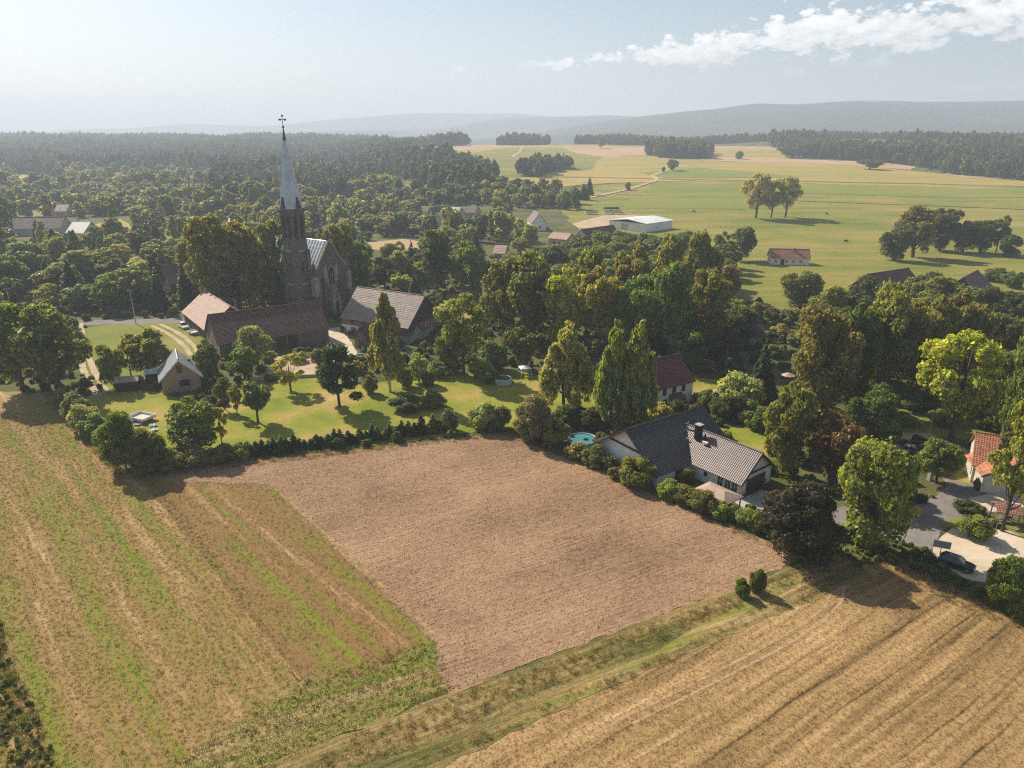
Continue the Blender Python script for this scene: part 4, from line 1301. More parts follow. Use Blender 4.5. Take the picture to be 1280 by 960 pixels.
def make_trunk(name, rng, h, r0, limbs, mat, bend=0.25, n=7):
    mb = MB()
    top = Vector((rng.uniform(-bend, bend), rng.uniform(-bend, bend), h))
    pts = [Vector((0, 0, -0.25)), Vector((0, 0, 0.15)), top * 0.35 + Vector((rng.uniform(-.1, .1), rng.uniform(-.1, .1), 0)), top * 0.7, top]
    mb.tube(pts, [r0 * 1.5, r0 * 1.1, r0 * 0.85, r0 * 0.6, r0 * 0.18], n)
    for e in limbs:
        e = Vector(e)
        z0 = min(max(e.z * rng.uniform(0.35, 0.6), h * 0.2), h * 0.85)
        s = top * (z0 / h)
        mid = s.lerp(e, 0.5) + Vector((0, 0, -0.25))
        rr = r0 * 0.42 * (1 - 0.5 * z0 / h)
        mb.tube([s, mid, e], [rr, rr * 0.7, rr * 0.2], 5, False)
    me = bpy.data.meshes.new(name)
    me.from_pydata(mb.v, [], mb.f)
    me.polygons.foreach_set('use_smooth', [True] * len(me.polygons))
    me.materials.append(mat)
    return me


def ell_blobs(rng, k, cz, R, rr, squash=0.85, fill=0.75, zmin=None):
    out = []
    while len(out) < k:
        p = rng.normal(size=3)
        p /= np.linalg.norm(p)
        p *= rng.uniform(0.35, 1.0) ** 0.6
        r = rng.uniform(*rr)
        c = p * np.array(R) * fill + np.array([0, 0, cz])
        if zmin and c[2] - r < zmin:
            continue
        out.append([c[0], c[1], c[2], r, r, r * squash])
    return np.array(out)


PROTO = {}


def proto(kind, seed, n=None, leaf=None, mat=None):
    rng = np.random.default_rng(seed)
    mat = mat or M['leaf']
    lim, up, jit, asp, ax, sh, dp, bark = None, 0.55, 0.55, 1.1, None, (0.74, 1.06), 0.62, M['bark']
    th, tr = 7.5, 0.28
    if kind == 'round':
        bl = ell_blobs(rng, 36, 5.2, (4.0, 4.0, 4.7), (0.75, 1.45), 0.85, 0.82)
        nn, lf = 9500, 0.37
    elif kind == 'tall':
        bl = ell_blobs(rng, 40, 5.1, (3.1, 3.1, 5.0), (0.55, 1.1), 1.0, 0.85)
        nn, lf = 9500, 0.32
    elif kind == 'oval':
        bl = ell_blobs(rng, 40, 4.9, (3.5, 3.5, 5.0), (0.6, 1.25), 0.95, 0.84)
        nn, lf = 9500, 0.33
    elif kind == 'airy':
        bl = ell_blobs(rng, 26, 6.0, (3.7, 3.7, 3.9), (0.6, 1.05), 0.8, 0.95)
        nn, lf, th, tr = 7000, 0.33, 8.2, 0.24
    elif kind == 'birch':
        bl = []
        for i in range(44):
            z = rng.uniform(1.9, 9.6)
            rad = 2.15 * max(0.06, 1 - abs(z - 3.6) / 6.4) ** 0.8
            a = rng.uniform(0, 6.28)
            k = rng.uniform(0.3, 1.0)
            bl.append([rad * k * math.cos(a), rad * k * math.sin(a), z, rng.uniform(0.3, 0.5), rng.uniform(0.3, 0.5), rng.uniform(0.7, 1.3)])
        bl = np.array(bl)
        nn, lf, th, tr, asp, bark = 8000, 0.26, 9.3, 0.16, 1.7, M['birch_bark']
        ax = np.array([[0, 0, 1.0]])
    elif kind == 'willow':
        bl = []
        for i in range(60):
            z = rng.uniform(1.4, 9.3)
            rad = 3.4 * max(0.08, 1 - abs(z - 3.4) / 6.3) ** 0.72
            a = rng.uniform(0, 6.28)
            k = rng.uniform(0.35, 1.0)
            bl.append([rad * k * math.cos(a), rad * k * math.sin(a), z, rng.uniform(0.4, 0.7), rng.uniform(0.4, 0.7), rng.uniform(0.8, 1.5)])
        bl = np.array(bl)
        nn, lf, th, tr, asp = 10500, 0.29, 9.0, 0.2, 1.8
        ax = np.array([[0, 0, 1.0]])
    elif kind == 'poplar':
        bl = ell_blobs(rng, 34, 6.0, (2.6, 2.6, 4.2), (0.45, 0.8), 1.3, 0.95)
        nn, lf, th, tr = 6000, 0.3, 9.4, 0.2
    elif kind == 'fruit':
        bl = ell_blobs(rng, 20, 6.3, (4.0, 4.0, 3.3), (1.0, 1.6), 0.85)
        nn, lf, th, tr = 7500, 0.5, 6.5, 0.3
    elif kind == 'bush':
        bl = ell_blobs(rng, 40, 4.4, (5.4, 5.4, 4.8), (1.0, 2.1), 0.9, 0.84)
        bl[:, 2] = np.maximum(bl[:, 2], bl[:, 5] * 0.6)
        nn, lf, th, tr = 8500, 0.62, 4.0, 0.2
    elif kind == 'pine':
        bl = []
        for i in range(40):
            z = rng.uniform(2.0, 9.4)
            rad = 3.9 * (1 - (z - 1.6) / 9.6) ** 0.75 + 0.3
            a = rng.uniform(0, 6.28)
            k = rng.uniform(0.45, 1.0)
            bl.append([rad * k * math.cos(a), rad * k * math.sin(a), z, 1.05, 1.05, 0.55])
        bl = np.array(bl)
        nn, lf, asp, th, tr, jit = 11000, 0.26, 2.0, 9.4, 0.25, 0.8
    elif kind == 'thicket':
        bl = ell_blobs(rng, 70, 4.6, (5.2, 5.2, 4.8), (0.7, 1.5), 0.9, 0.88)
        bl[:, 2] = np.maximum(bl[:, 2], bl[:, 5] * 0.6)
        nn, lf, th, tr = 20000, 0.34, 4.0, 0.2
    if kind in ('spruce', 'thuja'):
        P, N, A = [], [], []
        tiers = 26 if kind == 'spruce' else 22
        nn = 6500
        per = []
        for i in range(tiers):
            t = i / (tiers - 1)
            z = (1.0 if kind == 'spruce' else 0.25) + t * (9.0 if kind == 'spruce' else 9.6)
            R = (2.3 * (1 - t) ** 0.85 + 0.12) if kind == 'spruce' else (1.9 * (1 - t) ** 0.6 * min(1, 0.75 + t * 2) + 0.1)
            m = int(3 + 13 * (1 - t))
            for j in range(m):
                per.append((z + rng.uniform(-0.15, 0.15), R * rng.uniform(0.75, 1.12), rng.uniform(0, 6.28)))
        per = np.array(per)
        wgt = per[:, 1] ** 1.5 + 0.03
        k = rng.choice(len(per), nn, p=wgt / wgt.sum())
        s = rng.uniform(0.12, 1, nn) ** 0.65
        a = per[k, 2] + rng.normal(size=nn) * 0.10 / np.maximum(s, 0.3)
        rad = per[k, 1] * s
        P = np.stack([rad * np.cos(a), rad * np.sin(a), per[k, 0] - 0.32 * rad + rng.normal(size=nn) * 0.08], 1)
        N = np.stack([np.cos(a) * 0.35, np.sin(a) * 0.35, np.ones(nn) * 0.8], 1) + rng.normal(size=(nn, 3)) * 0.45
        A = np.stack([np.cos(a), np.sin(a), -0.35 * np.ones(nn)], 1)
        crown = leaf_quads('crown', rng, P, N, 0.36, 1.7, mat, A)
        trunk = make_trunk('trunk', rng, 9.6, 0.17, [], M['bark'], 0.05)
    else:
        nn = n or int(nn * 1.4)
        lf = leaf or lf * 0.87
        P, N = blob_points(rng, bl, nn, up, jit, sh, dp)
        axis = np.repeat(ax, len(P), 0) if ax is not None else None
        crown = leaf_quads('crown', rng, P, N, lf, asp, mat, axis)
        k = min(len(bl), 12)
        lim = [tuple(b[:3]) for b in bl[:k]]
        trunk = make_trunk('trunk', rng, th, tr, lim, bark)
    return crown, trunk


WID = {'round': 8.6, 'tall': 6.6, 'oval': 7.4, 'airy': 8.4, 'birch': 4.6, 'willow': 7.0, 'poplar': 5.8, 'fruit': 9.2, 'bush': 11.0, 'thicket': 10.8, 'pine': 8.4, 'spruce': 4.4, 'thuja': 3.7}
for kind, cnt in (('round', 3), ('tall', 3), ('oval', 3), ('airy', 2), ('birch', 2), ('willow', 1), ('poplar', 2), ('fruit', 2), ('bush', 3), ('thicket', 1), ('pine', 1), ('spruce', 1), ('thuja', 2)):
    PROTO[kind] = [proto(kind, 100 * len(kind) + 7 * i + ord(kind[0])) for i in range(cnt)]

C = {'dark': (0.055, 0.066, 0.018), 'green': (0.08, 0.098, 0.02), 'mid': (0.085, 0.105, 0.028), 'light': (0.14, 0.155, 0.034), 'lime': (0.19, 0.19, 0.035),
     'olive': (0.115, 0.118, 0.034), 'brown': (0.104, 0.1, 0.034), 'yellow': (0.21, 0.185, 0.045), 'grey': (0.11, 0.125, 0.07), 'pale': (0.18, 0.185, 0.095),
     'purple': (0.034, 0.03, 0.018), 'spruce': (0.032, 0.048, 0.022), 'birch': (0.138, 0.15, 0.045), 'rust': (0.085, 0.06, 0.028), 'willow': (0.165, 0.168, 0.066)}
C = {k: (v[0] * 1.85, v[1] * 1.88, v[2] * 1.35) for k, v in C.items()}
trng = random.Random(5)
TREES = []


def plant(x, y, h, w, kind, color, label=None, group=None, name='tree', z=None, cat=None, var=None):
    crown, trunk = PROTO[kind][(var if var is not None else trng.randrange(99)) % len(PROTO[kind])]
    s = h / 10.0
    sx = w / WID[kind]
    o = empty(name, (x, y, Hs(x, y) if z is None else z), trng.uniform(0, 6.28), label, cat or ('shrub' if kind in ('bush', 'thicket') else 'tree'), group)
    o.scale = (sx, sx * trng.uniform(0.92, 1.08), s)
    c = tuple(v * trng.uniform(0.88, 1.12) for v in color)
    link('trunk' if kind not in ('bush', 'thicket') else 'stem', trunk, o)
    link('crown' if kind not in ('bush', 'thicket') else 'foliage', crown, o, c)
    TREES.append((x, y, w / 2))
    return o


def tree(px, pb, pt, wpx, kind, color, label, group=None, name=None, var=None):
    """px: middle of the crown in the photo, pb/pt: foot and top rows, wpx: crown width in pixels"""
    mid = (pb + pt) / 2
    bx = px + (640 - px) * (pb - mid) / (2965 - mid)
    b = G(bx, pb)
    h = max(0.4, height_at(b, pt) * 0.97)
    w = wpx / project(b.x, b.y, h / 2)[2]
    if name is None:
        name = {'birch': 'birch_tree', 'willow': 'birch_tree', 'spruce': 'spruce_tree', 'pine': 'pine_tree', 'poplar': 'poplar_tree', 'fruit': 'fruit_tree', 'bush': 'shrub', 'thicket': 'shrub', 'thuja': 'young_spruce'}.get(kind, 'broadleaf_tree')
    return plant(b.x, b.y, h, w, kind, C[color], label, group, name, var=var)

# ------------------------------------------------------------------ trees one can tell apart
T = [
    # left edge and brick cottage
    (14, 486, 366, 84, 'round', 'green', 'dense green tree at the field corner beside the wooded lane, left of its twin'),
    (62, 488, 374, 88, 'round', 'green', 'big rounded dense tree between the sandy track and the mown field'),
    (180, 470, 404, 58, 'round', 'olive', 'rounded olive tree behind the brown garden shed'),
    (137, 484, 422, 34, 'oval', 'green', 'slim dark tree beside the brown shed and sandy track'),
    (160, 470, 428, 30, 'airy', 'mid', 'small light tree between the brown shed and the rounded olive tree'),
    (257, 478, 418, 34, 'oval', 'green', 'narrow green tree standing right of the brick cottage'),
    (303, 474, 430, 42, 'round', 'green', 'low dark green tree in the garden before the long barn'),
    (319, 458, 402, 46, 'round', 'pale', 'greyish green tree against the front of the long barn'),
    (236, 562, 488, 72, 'oval', 'mid', 'big bushy green tree below the brick cottage'),
    (274, 556, 508, 24, 'airy', 'yellow', 'small yellowing tree beside the big bushy tree below the cottage'),
    (278, 512, 470, 24, 'fruit', 'green', 'small dark fruit tree right of the brick cottage'),
    (294, 520, 478, 20, 'airy', 'light', 'slender pale fruit tree next to the white stemmed fruit tree'),
    (319, 528, 473, 46, 'fruit', 'mid', 'rounded fruit tree with a white painted trunk on the lawn'),
    (361, 489, 443, 44, 'airy', 'yellow', 'thin yellow leaved fruit tree on the upper lawn'),
    (421, 509, 428, 60, 'pine', 'spruce', 'broad dark pine casting a shadow on the lawn'),
    (484, 490, 369, 50, 'birch', 'birch', 'tall slender birch in front of the weathered farmhouse roof'),
    (523, 478, 436, 24, 'oval', 'pale', 'small grey green tree just right of the slender birch'),
    (578, 468, 360, 70, 'airy', 'light', 'tall open crowned tree right of the farmhouse gable'),
    (560, 466, 400, 34, 'oval', 'mid', 'leafy tree under the open crowned tree by the farmhouse gable'),
    (650, 462, 400, 44, 'round', 'green', 'compact round green tree behind the grey garden pool'),
    (706, 514, 408, 76, 'willow', 'willow', 'pale yellowish multi stemmed birch at the end of the lawn'),
    (766, 538, 407, 56, 'willow', 'birch', 'left of two tall drooping birches before the red roofed house'),
    (797, 536, 406, 58, 'willow', 'birch', 'right of two tall drooping birches before the red roofed house'),
    (668, 550, 488, 58, 'thicket', 'grey', 'large grey green shrub at the upper corner of the ploughed plot'),
    (692, 556, 520, 36, 'bush', 'olive', 'dark olive shrub between the plot corner and the turquoise pool'),
    # around the church
    (262, 392, 258, 62, 'tall', 'olive', 'tallest olive tree in the clump left of the church tower'),
    (292, 390, 254, 66, 'tall', 'brown', 'brownish tall tree in the clump behind the pale barn roof'),
    (322, 388, 262, 54, 'tall', 'olive', 'tall olive tree just left of the church tower'),
    (346, 387, 272, 42, 'airy', 'olive', 'thin crowned tree hiding the foot of the church tower'),
    (366, 392, 304, 30, 'tall', 'mid', 'lower leafy tree in front of the church tower'),
    (240, 372, 280, 44, 'oval', 'olive', 'olive tree at the outer edge of the clump left of the church'),
    (428, 376, 270, 44, 'tall', 'olive', 'tall tree behind the church gable'),
    (448, 372, 286, 40, 'oval', 'mid', 'green tree beside the farmhouse ridge behind the church'),
    (416, 350, 272, 30, 'tall', 'brown', 'brownish tree rising behind the zinc church roof'),
    (500, 366, 338, 30, 'round', 'lime', 'small bright lime tree behind the farmhouse ridge'),
    (518, 372, 342, 18, 'spruce', 'spruce', 'dark spruce beside the lime tree behind the farmhouse'),
    (480, 362, 318, 40, 'round', 'dark', 'dark rounded tree behind the farmhouse chimney smoke'),
    (545, 366, 282, 44, 'tall', 'dark', 'tall dark tree on the green left of the low brick hut'),
    (590, 372, 296, 56, 'round', 'green', 'large rounded green tree beside the low brick hut'),
    (514, 338, 300, 16, 'spruce', 'spruce', 'pointed spruce near the sandy field clearing'),
    # the wood in the middle
    (628, 424, 312, 64, 'round', 'brown', 'brown tinged tree at the outer end of the central wood'),
    (668, 430, 306, 72, 'round', 'brown', 'biggest brownish tree of the central wood'),
    (710, 436, 322, 62, 'oval', 'lime', 'bright lime crown beside the brown trees of the central wood'),
    (752, 442, 318, 66, 'round', 'light', 'light green crown in the middle of the central wood'),
    (798, 446, 328, 66, 'oval', 'mid', 'green crown behind the two drooping birches'),
    (842, 448, 320, 66, 'round', 'mid', 'broad green tree behind the wine red roof'),
    (884, 444, 318, 58, 'tall', 'olive', 'olive tree at the pasture end of the central wood'),
    (902, 460, 384, 56, 'round', 'dark', 'dark tree by the street lamp at the foot of the central wood'),
    (860, 462, 404, 50, 'oval', 'green', 'lower green tree right behind the wine red roof'),
    (735, 414, 300, 54, 'round', 'olive', 'olive tree in the back row of the central wood'),
    (790, 408, 292, 60, 'round', 'olive', 'rounded back row tree below the white warehouse'),
    (840, 404, 286, 60, 'round', 'brown', 'brownish back row tree right of the white warehouse'),
    (876, 390, 280, 52, 'round', 'olive', 'olive back row tree at the pasture edge'),
    (905, 334, 284, 26, 'oval', 'green', 'narrower of two dark trees on the pasture edge beyond the wood'),
    (928, 326, 280, 40, 'round', 'dark', 'wider of two dark trees on the pasture edge beyond the wood'),
    # between the houses on the right
    (955, 500, 424, 36, 'spruce', 'spruce', 'dark spruce beside the street lamp and salmon parasol'),
    (926, 514, 464, 56, 'bush', 'pale', 'wide grey green shrub right of the wine red roofed house'),
    (905, 522, 494, 34, 'bush', 'dark', 'dark shrub behind the ridge of the black roofed house'),
    (950, 536, 508, 36, 'bush', 'green', 'green shrub at the top of the orchard garden'),
    (1004, 388, 330, 54, 'oval', 'green', 'dark green tree below the small white pasture house'),
    (1034, 522, 358, 84, 'oval', 'olive', 'very tall olive tree in the dark wood beyond the black roofed house'),
    (1072, 512, 360, 66, 'tall', 'dark', 'tall dark tree in the shaded middle of the right hand wood'),
    (1108, 498, 344, 80, 'round', 'olive', 'broad olive tree under the long brown barn roof'),
    (1156, 498, 350, 84, 'round', 'olive', 'broad olive tree between the two brown barn roofs'),
    (1204, 490, 346, 74, 'round', 'brown', 'brown tinged tree under the pointed brown roof'),
    (1250, 480, 384, 60, 'round', 'brown', 'russet tree right of the pointed brown roof'),
    (1205, 550, 404, 118, 'airy', 'lime', 'large spreading lime green tree with a bare tall trunk by the lane'),
    (1262, 540, 430, 70, 'round', 'mid', 'green tree behind the orange tiled house'),
    (1284, 560, 396, 60, 'round', 'olive', 'olive tree behind the orange roof at the pasture fence'),
    (986, 594, 462, 58, 'oval', 'olive', 'tall olive tree beside the garage end of the black roofed house'),
    (1046, 606, 502, 84, 'round', 'rust', 'tree with reddish brown leaf tips beside the lane'),
    (1092, 560, 470, 60, 'oval', 'dark', 'dark tree behind the reddish brown tree'),
    (1098, 684, 520, 94, 'oval', 'light', 'big bright green maple at the lane junction'),
    (1134, 640, 566, 30, 'oval', 'dark', 'dark narrow tree beside the lane behind the maple'),
    (1004, 692, 596, 108, 'thicket', 'purple', 'huge dark brownish leaved shrub at the corner of the plot by the lane'),
    (1176, 604, 545, 52, 'round', 'olive', 'small spreading olive tree on the lane verge'),
    (1276, 664, 488, 80, 'airy', 'light', 'light green tree beside the picnic shelter'),
    (1282, 600, 420, 60, 'tall', 'mid', 'tall green tree behind the picnic shelter'),
    (1266, 762, 690, 56, 'thicket', 'green', 'loose green shrub at the rim of the sand lot'),
    # open country
    (948, 273, 211, 40, 'poplar', 'pale', 'tallest of three open poplars on the pasture'),
    (967, 273, 219, 30, 'poplar', 'pale', 'thin middle one of three open poplars on the pasture'),
    (985, 272, 217, 36, 'poplar', 'pale', 'outer poplar of three nearest the pasture barns'),
    (1122, 326, 274, 40, 'oval', 'dark', 'lowest dark tree at the near end of the pasture copse'),
    (1147, 322, 252, 52, 'tall', 'olive', 'tallest olive tree of the pasture copse'),
    (1180, 314, 252, 42, 'tall', 'dark', 'second tallest tree of the pasture copse'),
    (1208, 316, 268, 36, 'oval', 'dark', 'dark dense tree in the middle of the pasture copse'),
    (1230, 316, 267, 34, 'tall', 'dark', 'slim dark tree beside the airy one in the pasture copse'),
    (1250, 317, 267, 26, 'airy', 'mid', 'airy light tree of the pasture copse'),
    (1264, 321, 290, 30, 'oval', 'dark', 'smallest bushy tree at the far end of the pasture copse'),
    (785, 238, 226, 9, 'oval', 'green', 'tiny lone tree left of the gravel farm track'),
    (842, 214, 198, 17, 'round', 'dark', 'round field tree beside the bend of the farm track'),
    (829, 216, 208, 6, 'round', 'dark', 'very small bush tree next to the round field tree'),
    (752, 186, 170, 12, 'round', 'dark', 'single dark tree on the ridge of the tan field'),
    (924, 199, 187, 13, 'oval', 'green', 'lone tree on the upper meadow right of the dark grove'),
    (984, 197, 180, 24, 'round', 'dark', 'round tree detached from the edge of the far wood'),
    (1088, 212, 197, 34, 'round', 'dark', 'low clump tree before the far wood on tan stubble'),
    (737, 244, 220, 10, 'spruce', 'spruce', 'pointed spruce at the edge of the village above the sheds'),
    (730, 250, 228, 14, 'spruce', 'spruce', 'lower pointed spruce beside the taller one above the sheds'),
    (648, 236, 222, 5, 'spruce', 'spruce', 'tiny pointed conifer on the meadow below the small grove'),
    (137, 290, 246, 22, 'airy', 'olive', 'bare stemmed airy tree by the distant dark red barn'),
]
for t in T:
    tree(*t)

# shrubs
SHADE = {'mid': 'leafy', 'light': 'bright', 'grey': 'greyish', 'rust': 'reddish', 'yellow': 'yellowing'}
for i, (x, pb, pt, w, c) in enumerate([(80, 508, 484, 30, 'grey'), (92, 522, 490, 34, 'grey'), (104, 538, 504, 36, 'pale'), (116, 546, 516, 34, 'grey')]):
    tree(x, pb, pt, w, 'bush', c, SHADE.get(c, c) + ' shrub in the grey green row between the track and the mown field', 'grey shrubs along the mown field')
tree(150, 586, 508, 56, 'thicket', 'green', 'tall dark green shrub at the left corner of the ploughed plot', var=0)
tree(182, 590, 532, 54, 'thicket', 'green', 'broad green shrub beside the tall one at the plot corner', var=1)
tree(134, 560, 528, 36, 'bush', 'olive', 'olive shrub behind the tall corner shrub of the plot')
tree(214, 586, 562, 40, 'bush', 'olive', 'low olive shrub on the plot edge below the white trailer')
tree(246, 582, 556, 34, 'bush', 'grey', 'low grey shrub below the big bushy tree')
tree(278, 578, 552, 30, 'bush', 'green', 'rounded shrub at the start of the young spruce hedge')
tree(302, 572, 550, 26, 'bush', 'light', 'light green shrub at the start of the young spruce hedge')
tree(508, 512, 492, 40, 'bush', 'dark', 'dark spreading juniper on the lawn', name='juniper')
tree(540, 508, 488, 32, 'bush', 'olive', 'clipped oval shrub next to the juniper on the lawn')
tree(562, 538, 508, 22, 'bush', 'grey', 'grey shrub at the end of the young spruce hedge')
tree(604, 536, 500, 34, 'bush', 'pale', 'pale leafed shrub left of the plot top corner')
tree(624, 536, 506, 28, 'bush', 'mid', 'green shrub nearest the plot top corner')
for x, pb, pt, w, c in [(462, 492, 466, 20, 'olive'), (506, 484, 458, 22, 'olive'), (548, 470, 448, 26, 'grey'), (536, 482, 462, 20, 'mid'), (600, 470, 446, 30, 'light'), (616, 462, 424, 34, 'grey'), (612, 478, 456, 24, 'mid'), (446, 474, 448, 22, 'grey'), (300, 446, 424, 24, 'olive'), (336, 452, 436, 20, 'light'), (372, 452, 438, 24, 'yellow'), (400, 456, 434, 26, 'olive'), (338, 476, 464, 16, 'mid')]:
    tree(x, pb, pt, w, 'bush', c, SHADE.get(c, c) + ' garden shrub in the mixed beds round the old farm', 'garden shrubs by the farm')
for x, pb, pt, w, c in [(712, 532, 504, 40, 'dark'), (738, 536, 508, 36, 'dark'), (826, 526, 500, 32, 'yellow'), (848, 520, 498, 26, 'dark'), (870, 524, 504, 26, 'rust'), (888, 512, 484, 30, 'mid')]:
    tree(x, pb, pt, w, 'bush', c, SHADE.get(c, c) + ' shrub in the thicket between the two birches and the black roof', 'thicket shrubs')
for x, pb, pt, w, c in [(722, 572, 552, 30, 'pale'), (744, 580, 556, 34, 'mid'), (795, 606, 566, 46, 'olive'), (838, 622, 598, 34, 'light'), (858, 630, 606, 32, 'olive'), (880, 640, 612, 34, 'mid'), (902, 648, 624, 28, 'light'), (916, 650, 632, 24, 'mid'), (932, 656, 634, 26, 'pale'), (948, 664, 634, 28, 'mid')]:
    tree(x, pb, pt, w, 'bush', c, SHADE.get(c, c) + ' hedge shrub along the plot edge below the black roofed house', 'hedge shrubs along the plot')
for x, pb, pt, w, c in [(1112, 500, 474, 40, 'mid'), (1150, 512, 486, 44, 'green'), (1180, 530, 508, 36, 'light'), (1240, 536, 512, 40, 'green'), (1090, 520, 500, 30, 'light'), (1130, 530, 514, 30, 'light'), (1110, 538, 520, 26, 'yellow'), (1226, 518, 500, 34, 'mid')]:
    tree(x, pb, pt, w, 'bush', c, SHADE.get(c, c) + ' wild shrub in the meadow under the dark wood by the lane', 'wild shrubs by the lane')
tree(929, 746, 722, 18, 'bush', 'green', 'smaller green bush on the lower plot edge')
tree(948, 740, 708, 20, 'bush', 'green', 'taller green bush on the lower plot edge')
tree(1222, 672, 644, 38, 'bush', 'olive', 'dry ornamental grass clump on the island beside the sand lot')
tree(1212, 640, 626, 34, 'bush', 'dark', 'low dark shrub between the lane and the picnic shelter')
for x, pb, pt, w, c in [(985, 404, 386, 22, 'mid'), (965, 398, 384, 24, 'rust'), (948, 392, 376, 20, 'light'), (975, 420, 404, 24, 'yellow'), (1246, 352, 334, 30, 'green'), (1268, 360, 336, 26, 'green'), (1000, 432, 412, 30, 'grey'), (968, 446, 430, 26, 'grey')]:
    tree(x, pb, pt, w, 'bush', c, SHADE.get(c, c) + ' wild shrub on the rough slope below the pasture', 'shrubs on the rough slope')

# the hedge of young spruces along the upper plot edge
hx = random.Random(3)
a, b = Vector((288, 572)), Vector((556, 539))
for i in range(36):
    t = i / 35
    px = a.x + (b.x - a.x) * t + hx.uniform(-2, 2)
    pb = a.y + (b.y - a.y) * t + hx.uniform(-1, 0.5)
    tree(px, pb, pb - hx.choice([12, 15, 17, 19, 22, 27]) * hx.uniform(0.85, 1.1), hx.uniform(11, 18), 'thuja', 'spruce' if hx.random() < 0.6 else 'green', 'young spruce in the low hedge along the upper edge of the plot', 'young spruce hedge')

# ------------------------------------------------------------------ village trees behind the church, one by one, then the woods


def scatter_world(poly, spacing, seed, ymin, ymax, jitter=0.45):
    """jittered world grid, kept where its ground point falls inside the photo polygon"""
    rng = np.random.default_rng(seed)
    xs0 = np.array([p[0] for p in poly], float)
    xr = (xs0 - 640) / F * 1.05
    xa, xb = min(xr.min() * ymax, xr.min() * ymin) - 20, max(xr.max() * ymax, xr.max() * ymin) + 20
    gx = np.arange(xa, xb, spacing)
    gy = np.arange(ymin, ymax, spacing)
    X, Y = np.meshgrid(gx, gy)
    X = X + rng.uniform(-jitter, jitter, X.shape) * spacing
    Y = Y + rng.uniform(-jitter, jitter, Y.shape) * spacing
    X, Y = X.ravel(), Y.ravel()
    Z = H(X, Y)
    px, py, _ = project(X, Y, Z)
    ok = inpoly(px, py, poly)
    return X[ok], Y[ok], Z[ok], px[ok], py[ok], rng


FREE = [[(150, 300), (200, 290), (225, 300), (180, 311)], [(240, 246), (300, 236), (320, 243), (260, 251)], [(330, 262), (360, 257), (380, 263), (345, 270)], [(100, 233), (150, 227), (165, 232), (120, 238)], [(458, 315), (462, 297), (545, 296), (545, 316)], [(545, 398), (545, 362), (606, 362), (606, 398)], [(690, 312), (690, 262), (850, 262), (850, 305)], [(940, 345), (940, 305), (1020, 305), (1020, 345)],
        [(105, 298), (105, 270), (172, 270), (172, 296)], [(15, 300), (15, 276), (118, 276), (118, 300)], [(0, 274), (0, 262), (60, 262), (60, 274)], [(14, 232), (14, 212), (66, 212), (66, 232)], [(500, 240), (500, 224), (562, 224), (562, 240)],
        [(525, 285), (525, 258), (612, 258), (612, 285)], [(640, 292), (640, 262), (692, 262), (692, 318)], [(400, 262), (400, 244), (450, 244), (450, 262)], [(440, 345), (440, 322), (482, 322), (482, 345)], [(605, 322), (605, 304), (640, 304), (640, 322)],
        [(70, 292), (70, 262), (92, 262), (92, 292)]]


def free_of(px, py):
    m = np.ones(px.shape, bool)
    for f in FREE:
        m &= ~inpoly(px, py, f)
    return m


def clear_of_trees(x, y, r):
    for tx, ty, tr in TREES:
        if (tx - x) ** 2 + (ty - y) ** 2 < (0.62 * (tr + r)) ** 2:
            return False
    for bx, by, br in BLD:
        if (bx - x) ** 2 + (by - y) ** 2 < (br + r * 0.7) ** 2:
            return False
    return True


VILL = [(-40, 262), (160, 262), (330, 262), (430, 262), (520, 250), (640, 246), (720, 254), (726, 268), (700, 300), (690, 316), (640, 320), (612, 318), (560, 352), (470, 360), (445, 350), (380, 330), (236, 340), (236, 400), (-60, 402)]
X, Y, Z, px, py, rng = scatter_world(VILL, 12.0, 11, 180, 560)
ok = free_of(px, py)
X, Y, Z, px, py = X[ok], Y[ok], Z[ok], px[ok], py[ok]
order = np.argsort(-py)
made = 0
KCH = [('round', 9.5, 11), ('oval', 10.5, 10), ('tall', 12, 9), ('round', 8.5, 9.5), ('airy', 9, 9), ('spruce', 11, 5), ('oval', 8.0, 8), ('birch', 11, 6.5)]
ADJ = {'green': 'green', 'mid': 'leafy', 'olive': 'olive', 'dark': 'dark', 'grey': 'greyish', 'light': 'bright', 'pale': 'pale', 'willow': 'yellowish', 'brown': 'brownish', 'spruce': 'dark'}
SHP = {'round': 'rounded', 'oval': 'oval', 'tall': 'tall', 'airy': 'open', 'spruce': 'pointed', 'birch': 'slender'}
CCH = ['green', 'mid', 'olive', 'dark', 'grey', 'mid', 'light', 'pale', 'green', 'willow', 'light', 'pale']
rest = []
for i in order:
    k, h, w = KCH[int(rng.integers(len(KCH)))]
    f = rng.uniform(0.7, 1.25)
    if py[i] > 345 and px[i] < 240:
        f *= 1.15
    h, w = h * f, w * f
    if not clear_of_trees(X[i], Y[i], w / 2):
        continue
    if made >= 150:
        rest.append((X[i], Y[i], Z[i]))
        TREES.append((X[i], Y[i], 4))
        continue
    if py[i] > 338 and px[i] < 245:
        lab, grp = 'tree in the dense wood along the lane left of the barns', 'wood along the lane'
    elif px[i] < 300:
        lab, grp = 'tree in the hazy wooded valley left of the church', 'trees of the left valley'
    elif px[i] < 470:
        lab, grp = 'village tree in the hazy valley straight behind the church', 'trees behind the church'
    else:
        lab, grp = 'village tree in the gardens between the church and the white warehouse', 'trees in the village gardens'
    ck = 'spruce' if k == 'spruce' else CCH[int(rng.integers(len(CCH)))]
    plant(X[i], Y[i], h, w, k, C[ck], '%s %s %s' % (ADJ[ck], SHP[k], lab), grp, {'spruce': 'spruce_tree', 'birch': 'birch_tree'}.get(k, 'broadleaf_tree'))
    made += 1

